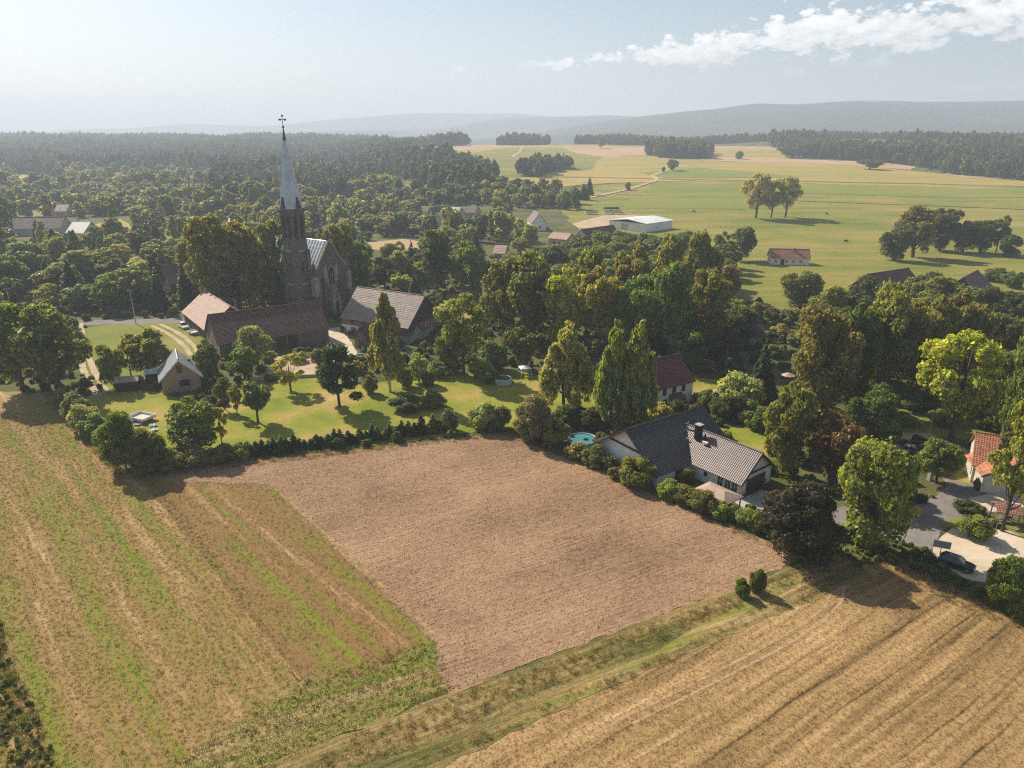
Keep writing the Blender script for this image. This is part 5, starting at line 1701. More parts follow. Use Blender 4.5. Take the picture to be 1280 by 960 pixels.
# thicket trees filling the shaded wood on the right and the central wood
for poly, sp, seed, lab, grp, cols, hh in [
        ([(1010, 500), (1030, 400), (1090, 380), (1230, 372), (1290, 390), (1290, 470), (1240, 480), (1130, 470), (1080, 510)], 11.0, 21, 'tree inside the shaded wood between the lane and brown barn roofs', 'trees of the dark wood', ['dark', 'olive', 'green', 'dark'], (9, 13)),
        ([(620, 420), (640, 350), (700, 325), (820, 312), (905, 330), (930, 420), (905, 450), (700, 436)], 11.0, 22, 'tree inside the central wood behind the two drooping birches', 'trees of the central wood', ['mid', 'olive', 'green', 'dark'], (9, 13))]:
    X, Y, Z, px, py, rng = scatter_world(poly, sp, seed, 120, 420)
    for i in range(len(X)):
        h = rng.uniform(*hh)
        if clear_of_trees(X[i], Y[i], 3.2):
            k, ck = ['round', 'round', 'oval'][int(rng.integers(3))], cols[int(rng.integers(len(cols)))]
            plant(X[i], Y[i], h, h, k, C[ck], '%s %s %s' % (ADJ[ck], SHP[k], lab), grp, 'broadleaf_tree')

# ------------------------------------------------------------------ woods too far to count: instanced stuff
LIB = bpy.data.collections.new('library')


def lib(name, meshes):
    c = bpy.data.collections.new(name)
    LIB.children.link(c)
    for i, me in enumerate(meshes):
        c.objects.link(bpy.data.objects.new(name, me))
    return c


def far_mesh(kind, seed, n, leaf, mat):
    return proto(kind, seed, n, leaf, mat)[0]


FAR = lib('far_tree', [far_mesh('round', 900, 1500, 0.85, M['leaf_far']), far_mesh('oval', 901, 1500, 0.8, M['leaf_far']), far_mesh('tall', 902, 1500, 0.72, M['leaf_far']), far_mesh('round', 903, 1500, 0.85, M['leaf_far'])])
WOOD = lib('wood_tree', [far_mesh('round', 910, 900, 1.1, M['leaf_wood']), far_mesh('oval', 911, 900, 1.0, M['leaf_wood']), far_mesh('tall', 912, 900, 0.95, M['leaf_wood']), proto('spruce', 913, mat=M['leaf_wood'])[0]])


def scatter(name, pts, scl, rot, coll, label, cat=None):
    n = len(pts)
    me = bpy.data.meshes.new(name)
    me.vertices.add(n)
    me.vertices.foreach_set('co', np.ascontiguousarray(pts, np.float32).ravel())
    for nm, dat in (('scl', scl), ('rot', rot)):
        at = me.attributes.new(nm, 'FLOAT_VECTOR', 'POINT')
        at.data.foreach_set('vector', np.ascontiguousarray(dat, np.float32).ravel())
    me.update()
    o = link(name, me)
    tag(o, label, cat, kind='stuff')
    ng = bpy.data.node_groups.new(name, 'GeometryNodeTree')
    ng.interface.new_socket('Geometry', in_out='INPUT', socket_type='NodeSocketGeometry')
    ng.interface.new_socket('Geometry', in_out='OUTPUT', socket_type='NodeSocketGeometry')
    gi = ng.nodes.new('NodeGroupInput')
    go = ng.nodes.new('NodeGroupOutput')
    ci = ng.nodes.new('GeometryNodeCollectionInfo')
    ci.inputs[0].default_value = coll
    ci.inputs[1].default_value = True
    ci.inputs[2].default_value = True
    ip = ng.nodes.new('GeometryNodeInstanceOnPoints')
    a1 = ng.nodes.new('GeometryNodeInputNamedAttribute')
    a1.data_type = 'FLOAT_VECTOR'
    a1.inputs[0].default_value = 'scl'
    a2 = ng.nodes.new('GeometryNodeInputNamedAttribute')
    a2.data_type = 'FLOAT_VECTOR'
    a2.inputs[0].default_value = 'rot'
    L = ng.links.new
    L(gi.outputs[0], ip.inputs['Points'])
    L(ci.outputs[0], ip.inputs['Instance'])
    ip.inputs['Pick Instance'].default_value = True
    L(a1.outputs[0], ip.inputs['Scale'])
    L(a2.outputs[0], ip.inputs['Rotation'])
    L(ip.outputs[0], go.inputs[0])
    md = o.modifiers.new('scatter', 'NODES')
    md.node_group = ng
    return o


def wood(name, X, Y, Z, rng, hr, wr, coll, label):
    n = len(X)
    f = 1 + 0.22 * np.sin(X * 0.031 + 1.0) * np.sin(Y * 0.027) + 0.14 * np.sin(X * 0.011 - Y * 0.017)     # stands of different age
    h = rng.uniform(hr[0], hr[1], n) * rng.choice([0.75, 1.0, 1.0, 1.15], n) * f / 10
    w = rng.uniform(wr[0], wr[1], n) * f / 8.2
    rot = np.stack([np.zeros(n), np.zeros(n), rng.uniform(0, 6.28, n)], 1)
    return scatter(name, np.stack([X, Y, Z - 0.3], 1), np.stack([w, w, h], 1), rot, coll, label)


if rest:
    r_ = np.array(rest)
    wood('valley_trees', r_[:, 0], r_[:, 1], r_[:, 2], np.random.default_rng(4), (6, 14), (7, 14), FAR, 'hazy mass of trees filling the far side of the village valley')
X, Y, Z, px, py, rng = scatter_world([(-120, 218), (60, 214), (300, 214), (440, 214), (560, 246), (600, 236), (640, 240), (720, 250), (720, 256), (640, 250), (520, 252), (430, 264), (-120, 264)], 13.0, 31, 480, 1250)
ok = free_of(px, py) & (np.random.default_rng(1).random(len(X)) < 0.74)
wood('valley_woodland', X[ok], Y[ok], Z[ok], rng, (6, 15), (7, 15), FAR, 'hazy woodland and gardens filling the valley beyond the village')
for nm, poly, sp, ys, hr, lab in [
        ('horizon_forest', [(-260, 173), (430, 173), (470, 182), (520, 190), (440, 204), (300, 218), (-260, 218)], 8.5, (950, 2500), (14, 22), 'blue hazy forest covering the hills on the horizon left of the spire'),
        ('hill_forest', [(262, 250), (270, 226), (440, 214), (520, 198), (600, 208), (622, 226), (606, 244), (570, 250), (552, 240), (500, 224), (440, 236), (430, 252)], 8.0, (500, 1500), (13, 19), 'dark forest belt on the slope right of the church spire'),
        ('grove', [(808, 194), (830, 198), (888, 199), (890, 192), (820, 188), (810, 189)], 6.5, (700, 1300), (15, 20), 'dark square grove standing alone in the upper fields'),
        ('grove', [(648, 221), (674, 222), (692, 215), (712, 211), (712, 207), (690, 209), (655, 212)], 6.5, (500, 1100), (11, 17), 'narrow grove on the meadow below the pale field track'),
        ('far_wood', [(985, 197), (1075, 201), (1150, 209), (1190, 219), (1300, 229), (1500, 240), (1500, 180), (1000, 176), (960, 180)], 8.0, (650, 1500), (13, 19), 'long dark wood along the upper fields below the blue mountain'),
        ('hilltop_wood', [(440, 189), (480, 188), (560, 182.5), (628, 178.5), (628, 172), (440, 172)], 7.5, (1000, 2200), (14, 20), 'dark wood on the hilltop above the tan field')]:
    X, Y, Z, px, py, rng = scatter_world(poly, sp, len(nm) * 7, *ys)
    if nm in ('horizon_forest', 'far_wood'):
        ok = np.sin(X * 0.013 + 0.6) * np.sin(Y * 0.0105 + X * 0.004) < 0.72       # clearings
        X, Y, Z = X[ok], Y[ok], Z[ok]
    wood(nm, X, Y, Z, rng, hr, (7, 12), WOOD, lab)
rng = np.random.default_rng(77)
n = 2600
yy = rng.uniform(1385, 1520, n)
aa = np.where(rng.random(n) < 0.16, rng.uniform(-0.02, 0.05, n), rng.uniform(0.085, 0.44, n))
ok = ~((aa < 0.055) & (rng.random(n) < 0.4))
X, Y = (aa * yy)[ok], yy[ok]
wood('ridge_wood', X, Y, H(X, Y), rng, (11, 18), (7, 10), WOOD, 'line of dark wood just behind the crest of the upper fields')

# ------------------------------------------------------------------ undergrowth, weeds, stubble and clods


def tuft_mesh(seed, blades, w, h, spread, mat, lean=0.5):
    rng = np.random.default_rng(seed)
    V, Fq = [], []
    for i in range(blades):
        a = rng.uniform(0, 6.28)
        r = spread * rng.uniform(0, 1) ** 0.5
        t = rng.uniform(0, 6.28)
        b = np.array([r * math.cos(t), r * math.sin(t), 0])
        s = np.array([math.cos(a), math.sin(a), 0]) * w * rng.uniform(0.6, 1.3) / 2
        top = b + np.array([rng.normal() * lean * h, rng.normal() * lean * h, h * rng.uniform(0.5, 1.2)])
        k = len(V)
        V += [b - s, b + s, top + s * 0.4, top - s * 0.4]
        Fq.append([k, k + 1, k + 2, k + 3])
    return quads('tuft', np.array(V), np.array(Fq), mat)


def clod_mesh(seed, mat):
    bm = bmesh.new()
    bmesh.ops.create_icosphere(bm, subdivisions=1, radius=1)
    r = random.Random(seed)
    for v in bm.verts:
        v.co *= r.uniform(0.6, 1.15)
        v.co.z *= 0.6
    me = bpy.data.meshes.new('clod')
    bm.to_mesh(me)
    bm.free()
    me.materials.append(mat)
    return me


def in_any(px, py, polys):
    m = np.zeros(px.shape, bool)
    for q in polys:
        m |= inpoly(px, py, q)
    return m


def spread(name, poly, spacing, seed, ys, coll, sr, label, keep=1.0, avoid=None, flat=1.0, zoff=0.0):
    X, Y, Z, px, py, rng = scatter_world(poly, spacing, seed, *ys, jitter=0.6)
    ok = rng.random(len(X)) < keep
    if avoid:
        ok &= ~in_any(px, py, avoid)
    for bx, by, br in BLD:
        if name == 'undergrowth':
            ok &= (X - bx) ** 2 + (Y - by) ** 2 > (br * 0.95) ** 2
    X, Y, Z = X[ok], Y[ok], Z[ok]
    n = len(X)
    s = rng.uniform(sr[0], sr[1], n) * rng.uniform(0.7, 1.15, n)
    rot = np.stack([rng.normal(size=n) * 0.08, rng.normal(size=n) * 0.08, rng.uniform(0, 6.28, n)], 1)
    return scatter(name, np.stack([X, Y, Z + zoff], 1), np.stack([s, s, s * flat * rng.uniform(0.7, 1.3, n)], 1), rot, coll, label)


SHRUB = lib('shrub_clump', [proto('bush', 950 + i, 700, 1.7, M['weed_green'])[0] for i in range(3)])
WEED = lib('weed_clump', [tuft_mesh(961 + i, 40, 0.8, 8, 7, M['weed'], 0.7) for i in range(3)])
NOT = [q for q in COVER if not (isinstance(q[0][0], float))]
REGION = [(60, 492), (118, 548), (160, 594), (632, 542), (1008, 702), (1060, 692), (1165, 690), (1300, 742), (1300, 376), (1150, 364), (1000, 394), (908, 372), (832, 306), (700, 316), (600, 330), (440, 345), (-40, 340), (-40, 484)]
spread('undergrowth', REGION, 2.3, 41, (70, 330), SHRUB, (0.06, 0.24), 'low tangled undergrowth between the trees and gardens', 0.62, NOT, 1.0, -0.1)
spread('undergrowth', [(-60, 236), (430, 236), (560, 240), (720, 252), (690, 318), (600, 330), (440, 345), (-60, 342)], 6.0, 42, (270, 720), SHRUB, (0.15, 0.42), 'scrub and garden growth between the far village trees', 0.6, FREE, 0.9, -0.1)
spread('bank_weeds', [(1036, 690), (1100, 668), (1165, 692), (1205, 726), (1300, 748), (1420, 802), (1420, 832), (1290, 782), (1130, 708), (1070, 708)], 0.8, 43, (40, 95), SHRUB, (0.03, 0.09), 'green weeds on the bank between the stubble field and the sand lot', 0.8)
spread('margin_weeds', [(430, 925), (560, 874), (800, 786), (940, 734), (1008, 704), (1062, 694), (1040, 716), (960, 746), (800, 812), (600, 902), (440, 962), (380, 960)], 0.42, 44, (40, 90), WEED, (0.015, 0.045), 'dry grasses and weeds along the lower edge of the plot', 0.7)
spread('margin_weeds', [(560, 950), (760, 858), (1040, 738), (1080, 712), (1062, 704), (960, 756), (780, 838), (520, 950)], 0.5, 45, (40, 90), WEED, (0.02, 0.05), 'dry grasses and weeds beside the stubble field', 0.6)
spread('margin_weeds', [(1064, 706), (1130, 700), (1290, 776), (1400, 830), (1400, 850), (1290, 800), (1120, 722)], 0.45, 46, (40, 90), WEED, (0.02, 0.05), 'dry weeds between the bank and the stubble field', 0.6)
spread('margin_weeds', [(56, 494), (118, 548), (158, 596), (150, 600), (110, 560), (60, 510)], 0.5, 47, (90, 150), WEED, (0.02, 0.06), 'weeds between the grey shrubs and the mown field', 0.7)
spread('margin_weeds', [(160, 592), (300, 575), (632, 537), (720, 572), (1008, 700), (1004, 704), (720, 580), (632, 545), (300, 584), (164, 600)], 0.5, 48, (70, 130), WEED, (0.02, 0.05), 'weeds along the upper edges of the ploughed plot', 0.55)
HEDGE = lib('hedge_clump', [proto('bush', 970 + i, 500, 1.5, M['weed_green'])[0] for i in range(2)] + [tuft_mesh(975 + i, 60, 0.7, 8, 8, M['weed_green'], 0.6) for i in range(3)])
spread('rough_growth', [(-120, 740), (0, 775), (14, 830), (40, 880), (66, 940), (80, 1000), (-120, 1000)], 0.45, 49, (30, 90), HEDGE, (0.02, 0.06), 'rough green growth at the outer edge of the mown field', 0.9)
STUB = lib('stubble_tuft', [tuft_mesh(970 + i, 10, 0.03, 0.11, 0.14, M['stubble'], 0.5) for i in range(3)])
spread('straw_stubble', [(420, 1060), (560, 955), (760, 862), (1045, 740), (1130, 704), (1290, 778), (1420, 850), (1400, 1060)], 0.21, 50, (38, 88), STUB, (0.6, 1.3), 'short cut straw stubble over the golden field', 0.8)
GRASS = lib('grass_tuft', [tuft_mesh(980 + i, 10, 0.035, 0.11, 0.17, M['mown'], 0.6) for i in range(3)])
spread('cut_grass', [(-60, 500), (60, 494), (160, 594), (200, 602), (425, 912), (300, 985), (150, 1040), (-60, 1040)], 0.29, 51, (38, 125), GRASS, (0.6, 1.3), 'short cut grass and straw over the striped field', 0.75)
GRASS2 = lib('strip_tuft', [tuft_mesh(990 + i, 10, 0.035, 0.11, 0.17, M['strip'], 0.6) for i in range(3)])
spread('cut_grass', [(175, 599), (336, 605), (542, 798), (556, 864), (428, 912)], 0.29, 52, (45, 105), GRASS2, (0.6, 1.3), 'short cut grass over the strip beside the ploughed ground', 0.75)
GRASS3 = lib('headland_tuft', [tuft_mesh(995 + i, 10, 0.045, 0.15, 0.2, M['headland'], 0.6) for i in range(3)])
spread('cut_grass', [(385, 850), (545, 800), (566, 862), (430, 918), (330, 962), (180, 1060), (60, 1060), (240, 940)], 0.3, 53, (38, 75), GRASS3, (0.7, 1.5), 'tufted green grass on the turning strip', 0.8)
CLOD = lib('soil_clod', [clod_mesh(i, M['plough']) for i in range(4)])
spread('soil_clods', [(165, 593), (632, 543), (1003, 697), (940, 727), (560, 866), (540, 802), (334, 608), (200, 604)], 0.26, 54, (45, 120), CLOD, (0.03, 0.12), 'loose clods of dry soil over the ploughed plot', 0.75, None, 1.0, 0.04)

# ------------------------------------------------------------------ vehicles and small things


def car(name, loc, rz, paint, label, L=4.3, Wd=1.75, Hh=1.42, hatch=True):
    o = empty(name, loc, rz, label, 'car')
    # body: lofted cross sections from tail to nose; x forward
    sec = [(-0.50, 0.42, 0.78, 0.86), (-0.485, 0.30, 0.92, 0.96), (-0.36, 0.24, 0.98, 1.0), (-0.1, 0.2, 0.94, 1.0), (0.16, 0.2, 0.92, 1.0), (0.36, 0.22, 0.84, 0.98), (0.47, 0.28, 0.72, 0.92), (0.50, 0.4, 0.62, 0.82)]
    vs, n = [], 8
    for t, z0, z1, wv in sec:
        hwid = Wd / 2 * wv
        x = t * L
        vs += [(x, -hwid * 0.9, z0), (x, -hwid, z0 + 0.15), (x, -hwid, z1 - 0.14), (x, -hwid * 0.86, z1), (x, hwid * 0.86, z1), (x, hwid, z1 - 0.14), (x, hwid, z0 + 0.15), (x, hwid * 0.9, z0)]
    fs = [tuple(range(n)), tuple(range((len(sec) - 1) * n + n - 1, (len(sec) - 1) * n - 1, -1))]
    for i in range(len(sec) - 1):
        for k in range(n):
            fs.append((i * n + k, i * n + (k + 1) % n, (i + 1) * n + (k + 1) % n, (i + 1) * n + k))
    body = MB().add(vs, fs).build('body', paint, o)
    bv = body.modifiers.new('bevel', 'BEVEL')
    bv.width, bv.segments = 0.04, 2
    # cabin
    xr0, xr1 = (-0.46, -0.34) if hatch else (-0.36, -0.2)
    b0 = [(xr0 * L, 0.95), (0.2 * L, 0.92), (0.04 * L, Hh), (xr1 * L, Hh)]
    hw0, hw1 = Wd / 2 * 0.86, Wd / 2 * 0.68
    vs = []
    for s in (-1, 1):
        for i, (x, z) in enumerate(b0):
            vs.append((x, s * (hw0 if i < 2 else hw1), z))
    gl = MB().add(vs, [(0, 1, 2, 3), (7, 6, 5, 4), (1, 5, 6, 2), (2, 6, 7, 3), (3, 7, 4, 0), (0, 4, 5, 1)]).build('cabin_glass', M['glass'], o)
    MB().add([(0.03 * L, -hw1 * 1.03, Hh - 0.02), (0.03 * L, hw1 * 1.03, Hh - 0.02), (xr1 * L, hw1 * 1.03, Hh - 0.01), (xr1 * L, -hw1 * 1.03, Hh - 0.01), (0.0, -hw1 * 0.9, Hh + 0.06), (0.0, hw1 * 0.9, Hh + 0.06), (xr1 * L * 0.93, hw1 * 0.9, Hh + 0.06), (xr1 * L * 0.93, -hw1 * 0.9, Hh + 0.06)],
             [(3, 2, 1, 0), (4, 5, 6, 7), (0, 1, 5, 4), (1, 2, 6, 5), (2, 3, 7, 6), (3, 0, 4, 7)]).build('roof', paint, o)
    for s in (-1, 1):
        MB().tube([(0.2 * L, s * hw0, 0.93), (0.04 * L, s * hw1, Hh)], [0.04, 0.04], 5).build('pillar', paint, o)
        MB().tube([(xr0 * L, s * hw0, 0.95), (xr1 * L, s * hw1, Hh)], [0.06, 0.06], 5).build('pillar', paint, o)
        MB().tube([(-0.1 * L, s * hw0 * 1.01, 0.95), (-0.1 * L, s * hw1 * 1.02, Hh)], [0.04, 0.04], 5).build('pillar', paint, o)
        MB().box((0.13 * L, s * (Wd / 2 + 0.06), 0.98), (0.16, 0.2, 0.13)).build('mirror', paint, o)
        MB().box((0.485 * L, s * Wd * 0.33, 0.62), (0.14, 0.32, 0.14)).build('headlight', M['lamp_clear'], o)
        MB().box((-0.492 * L, s * Wd * 0.36, 0.82), (0.1, 0.26, 0.2)).build('tail_light', M['lamp_red'], o)
        for x in (-0.3, 0.31):
            w = MB()
            w.tube([(x * L, s * (Wd / 2 - 0.2), 0.31), (x * L, s * (Wd / 2 + 0.01), 0.31)], [0.31, 0.31], 18)
            wh = w.build('wheel', M['tyre'], o)
            MB().tube([(x * L, s * (Wd / 2), 0.31), (x * L, s * (Wd / 2 + 0.03), 0.31)], [0.2, 0.17], 12).build('rim', M['rim'], wh)
    return o


a = G(1198, 712)
car('parked_car', (a.x, a.y + 0.5, 0.036), math.radians(-40), M['car_black'], 'black hatchback parked at the edge of the sand lot', 3.9, 1.7, 1.42)
a = G(230, 410)
car('parked_car', (a.x, a.y, 0), math.radians(-50), M['car_white'], 'pale estate car parked beside the pale roofed barn', 4.6, 1.8, 1.5)
# flatbed trailer with white load by the barn
a = G(242, 418)


def trailer(name, loc, rz, L, W, label, bed, side, hs=0.35, z0=0.55):
    o = empty(name, loc, rz, label, 'trailer')
    MB().box((0, 0, z0), (L, W, 0.1)).build('bed', bed, o)
    for x in (-1, 1):
        MB().box((x * (L / 2 - 0.04), 0, z0 + hs / 2 + 0.052), (0.08, W, hs)).build('end_board', side, o)
        MB().box((0, x * (W / 2 - 0.04), z0 + hs / 2 + 0.052), (L - 0.18, 0.08, hs)).build('side_board', side, o)
        t = MB().tube([(0, x * (W / 2 + 0.02), 0.3), (0, x * (W / 2 + 0.2), 0.3)], [0.3, 0.3], 14).build('wheel', M['tyre'], o)
        MB().tube([(0, x * (W / 2 + 0.19), 0.3), (0, x * (W / 2 + 0.22), 0.3)], [0.16, 0.14], 10).build('rim', M['rim'], t)
        MB().box((0, x * (W / 2 + 0.13), 0.66), (0.8, 0.24, 0.05)).build('mudguard', M['iron'], o)
    MB().tube([(L / 2, 0, z0 - 0.1), (L / 2 + 1.2, 0, z0 - 0.12)], [0.05, 0.05], 6).build('drawbar', M['iron'], o)
    MB().tube([(L / 2 + 1.1, 0.0, 0.0), (L / 2 + 1.1, 0.0, z0)], [0.04, 0.04], 6).build('jockey_wheel', M['iron'], o)
    return o


trailer('flatbed_trailer', (a.x, a.y, 0), math.radians(-48), 3.0, 1.7, 'small flatbed trailer with white sides behind the pale estate car', M['cloth_white'], M['frame_white'])
a = G(175, 528)
trailer('utility_trailer', (a.x, a.y + 0.9, 0), math.radians(-22), 4.0, 3.0, 'white sided utility trailer on the lawn below the brick cottage', M['cream'], M['frame_white'], 0.45, 0.6)
rg = random.Random(8)
for k in range(9):
    a = G(160 + rg.uniform(0, 36), 531 + rg.uniform(0, 10))
    o = empty('debris_sheet', (a.x, a.y, 0), rg.uniform(0, 3), 'pale crumpled sheet in the rubbish heap beside the white trailer', 'debris', 'rubbish beside the white trailer')
    mb = MB()
    n = 5
    vs = [((i / (n - 1) - .5) * rg.uniform(.8, 1.3), (j / (n - 1) - .5) * rg.uniform(.6, 1.1), 0.12 + rg.uniform(0, .3)) for i in range(n) for j in range(n)]
    fs = [(i * n + j, i * n + j + 1, (i + 1) * n + j + 1, (i + 1) * n + j) for i in range(n - 1) for j in range(n - 1)]
    mb.add(vs, fs).build('sheet', M['cloth_white'] if k % 3 else M['greywall'], o, fix=False)
a = G(159, 533)
o = empty('barrel', (a.x, a.y, 0), 0, 'pale upright barrel beside the white trailer', 'barrel')
MB().lathe([(0.3, 0), (0.34, 0.3), (0.34, 0.9), (0.3, 1.2)], 14).build('shell', M['concrete'], o)
MB().lathe([(0.36, 0.58), (0.36, 0.64)], 14).build('hoop', M['iron'], o)


def pool(name, px, py, r, h, label, wall, water):
    a = G(px, py)
    o = empty(name, (a.x, a.y, 0), 0, label, 'pool')
    n = 28
    vs = []
    for rr, z in ((r, 0), (r, h), (r - 0.12, h), (r - 0.12, 0.1)):
        vs += [(rr * math.cos(2 * math.pi * k / n), rr * math.sin(2 * math.pi * k / n), z) for k in range(n)]
    fs = [(i * n + k, i * n + (k + 1) % n, (i + 1) * n + (k + 1) % n, (i + 1) * n + k) for i in range(3) for k in range(n)]
    MB().add(vs, fs).build('wall', wall, o)
    MB().lathe([(r - 0.14, 0.12), (r - 0.14, h - 0.14)], n).build('water', water, o)
    ring = MB()
    ring.tube([(r * math.cos(2 * math.pi * k / n), r * math.sin(2 * math.pi * k / n), h) for k in range(n + 1)], [0.06] * (n + 1), 6, False)
    ring.build('rim', M['frame_white'], o)
    for k in range(12):
        t = 2 * math.pi * k / 12
        MB().box(((r + 0.05) * math.cos(t), (r + 0.05) * math.sin(t), h / 2), (0.1, 0.1, h), t).build('upright', M['frame_white'], o)
    lad = MB()
    for s in (-0.22, 0.22):
        lad.tube([(r + 0.5, s, 0), (r + 0.05, s, h + 0.5)], [0.03, 0.03], 5)
    for z in (0.3, 0.6, 0.9):
        lad.box((r + 0.5 - 0.45 * z / (h + .5), 0, z), (0.1, 0.44, 0.04))
    lad.build('ladder', M['rim'], o)


pool('garden_pool', 629, 479, 1.75, 1.2, 'round grey sided garden pool on the farm lawn', M['pool_wall'], M['water_dark'])
pool('garden_pool', 728, 553, 2.4, 0.75, 'round turquoise garden pool behind the plot hedge', M['pool_blue'], M['water'])


def pole(px, py, pt, r, label, name='utility_pole', arm=None, mat='concrete', lamp=False, cat='pole'):
    b = G(px, py)
    h = height_at(b, pt)
    o = empty(name, b, 0.5, label, cat)
    MB().tube([(0, 0, -0.3), (0, 0, h)], [r, r * 0.62], 9).build('pole', M[mat], o)
    if lamp:
        MB().tube([(0, 0, h - 0.15), (0.5, -0.2, h + 0.12), (1.2, -0.5, h + 0.16)], [0.05, 0.04, 0.04], 6).build('arm', M['rim'], o)
        MB().box((1.45, -0.6, h + 0.15), (0.7, 0.3, 0.13), -0.4).build('lamp_head', M['greywall'], o)
    else:
        MB().box((0, 0, h - 0.35), (1.5, 0.12, 0.12)).build('crossarm', M['timber'], o)
        for x in (-0.62, 0, 0.62):
            MB().lathe([(0.06, h - 0.28), (0.07, h - 0.2), (0.04, h - 0.06)], 8, (x, 0, 0)).build('insulator', M['frame_white'], o)
    return Vector((b.x, b.y, b.z + h))


p1 = pole(170, 405, 362, 0.15, 'pale concrete utility pole on the lane verge beside the meadow')
p2 = pole(320, 388, 362, 0.13, 'concrete utility pole behind the long barn roof')
p0 = pole(18, 402, 360, 0.14, 'concrete utility pole at the lane in front of the dark wood')
for q0, q1, lab in ((p0, p1, 'overhead wire slung along the lane in front of the dark wood'), (p1, p2, 'overhead wire between the lane pole and the barn pole')):
    pts = []
    for i in range(13):
        t = i / 12
        p = q0.lerp(q1, t)
        p.z += -0.2 - 1.2 * 4 * t * (1 - t)
        pts.append(p)
    o = MB().tube(pts, [0.018] * 13, 5).build('overhead_wire', M['iron'])
    tag(o, lab, 'wire')
pole(907, 462, 430, 0.09, 'street lamp in front of the dark tree beyond the red roofed house', 'street_lamp', lamp=True, cat='street lamp')
pole(914, 394, 370, 0.11, 'utility pole at the pasture end of the central wood')
pole(1160, 549, 516, 0.09, 'leaning pale street lamp beside the lane bend', 'street_lamp', lamp=True, cat='street lamp')


def sign(px, py, hz, w, h, mat, label, name='sign_board', rz=0.0, r=0.05):
    b = G(px, py)
    o = empty(name, (b.x, b.y, 0), rz, label, 'sign')
    MB().tube([(0, 0.06, -0.2), (0, 0.06, hz + h / 2)], [r, r], 7).build('post', M['rim'], o)
    MB().box((0, 0, hz), (w, 0.05, h)).build('panel', mat, o)
    for z in (-1, 1):
        MB().box((0, -0.002, hz + z * (h / 2 - 0.04)), (w + 0.02, 0.065, 0.06)).build('panel_edge', M['frame_white'], o)
    return o


sign(1174, 697, 1.9, 1.9, 1.0, M['board_blue'], 'blue grey notice board on a post at the sand lot', rz=math.radians(-22))
sign(1245, 662, 1.9, 0.6, 0.5, M['rim'], 'small grey road sign on a post by the grass verge', 'road_sign', rz=math.radians(-20))
# motorcycle beside the notice board
a = G(1166, 704)
o = empty('motorcycle', (a.x, a.y, 0.0), math.radians(65), 'dark motorcycle parked beside the notice board and black hatchback', 'motorcycle')
for x in (-0.72, 0.72):
    n = 20
    w = MB()
    w.tube([(x + 0.3 * math.cos(2 * math.pi * k / n), 0, 0.33 + 0.3 * math.sin(2 * math.pi * k / n)) for k in range(n + 1)], [0.055] * (n + 1), 6, False)
    wo = w.build('wheel', M['tyre'], o)
    MB().tube([(x, -0.06, 0.33), (x, 0.06, 0.33)], [0.2, 0.2], 12).build('rim', M['rim'], wo)
MB().box((0.0, 0, 0.5), (0.55, 0.3, 0.4), 0, 0.8).build('engine', M['iron'], o)
MB().lathe([(0.1, 0.7), (0.2, 0.82), (0.18, 0.95), (0.05, 1.0)], 10, (0.18, 0, 0)).build('tank', M['car_black'], o)
MB().box((-0.4, 0, 0.84), (0.75, 0.26, 0.1)).build('seat', M['tyre'], o)
MB().tube([(0.72, 0, 0.33), (0.5, 0, 0.95), (0.42, 0, 1.08)], [0.05, 0.05, 0.04], 6).build('fork', M['rim'], o)
MB().tube([(0.3, -0.36, 1.06), (0.42, 0, 1.1), (0.3, 0.36, 1.06)], [0.025, 0.03, 0.025], 6).build('handlebar', M['iron'], o)
MB().lathe([(0.02, -0.1), (0.11, 0), (0.11, 0.08)], 10, (0.62, 0, 0.95)).build('headlight', M['lamp_clear'], o)
MB().tube([(-0.1, -0.14, 0.32), (-0.8, -0.18, 0.36)], [0.05, 0.06], 7).build('exhaust', M['rim'], o)
MB().box((-0.78, 0, 0.98), (0.36, 0.34, 0.28)).build('top_box', M['tyre'], o)
# picnic shelter
a = G(1254, 652)
o = empty('picnic_shelter', (a.x, a.y, 0), math.radians(-18), 'small open picnic shelter with red brown gable roof by the sand lot', 'shelter')
mb = MB()
for s in (-1, 1):
    roof_slope(mb, -1.5, 1.5, s * 1.5, 2.05, 0, 2.85, 6)
rf = mb.build('roof', M['roof_far'], o)
for x in (-1.3, 1.3):
    for y in (-1.15, 1.15):
        MB().box((x, y, 1.05), (0.13, 0.13, 2.1)).build('post', M['timber'], o)
for y in (-1.15, 1.15):
    MB().box((0, y, 2.08), (2.8, 0.12, 0.12)).build('beam', M['timber'], o)
a2 = G(1251, 650)
o = empty('picnic_table', (a.x, a.y + 0.05, 0), math.radians(-18), 'timber picnic table under the red brown shelter', 'table')
MB().box((0, 0, 0.74), (1.7, 0.75, 0.06)).build('table_top', M['timber'], o)
for s in (-1, 1):
    MB().box((0, s * 0.72, 0.44), (1.7, 0.26, 0.05)).build('bench', M['timber'], o)
    MB().box((s * 0.6, 0, 0.36), (0.08, 1.5, 0.1)).build('cross_rail', M['timber'], o)
    MB().box((s * 0.6, 0, 0.36), (0.1, 0.1, 0.7)).build('leg', M['timber'], o)
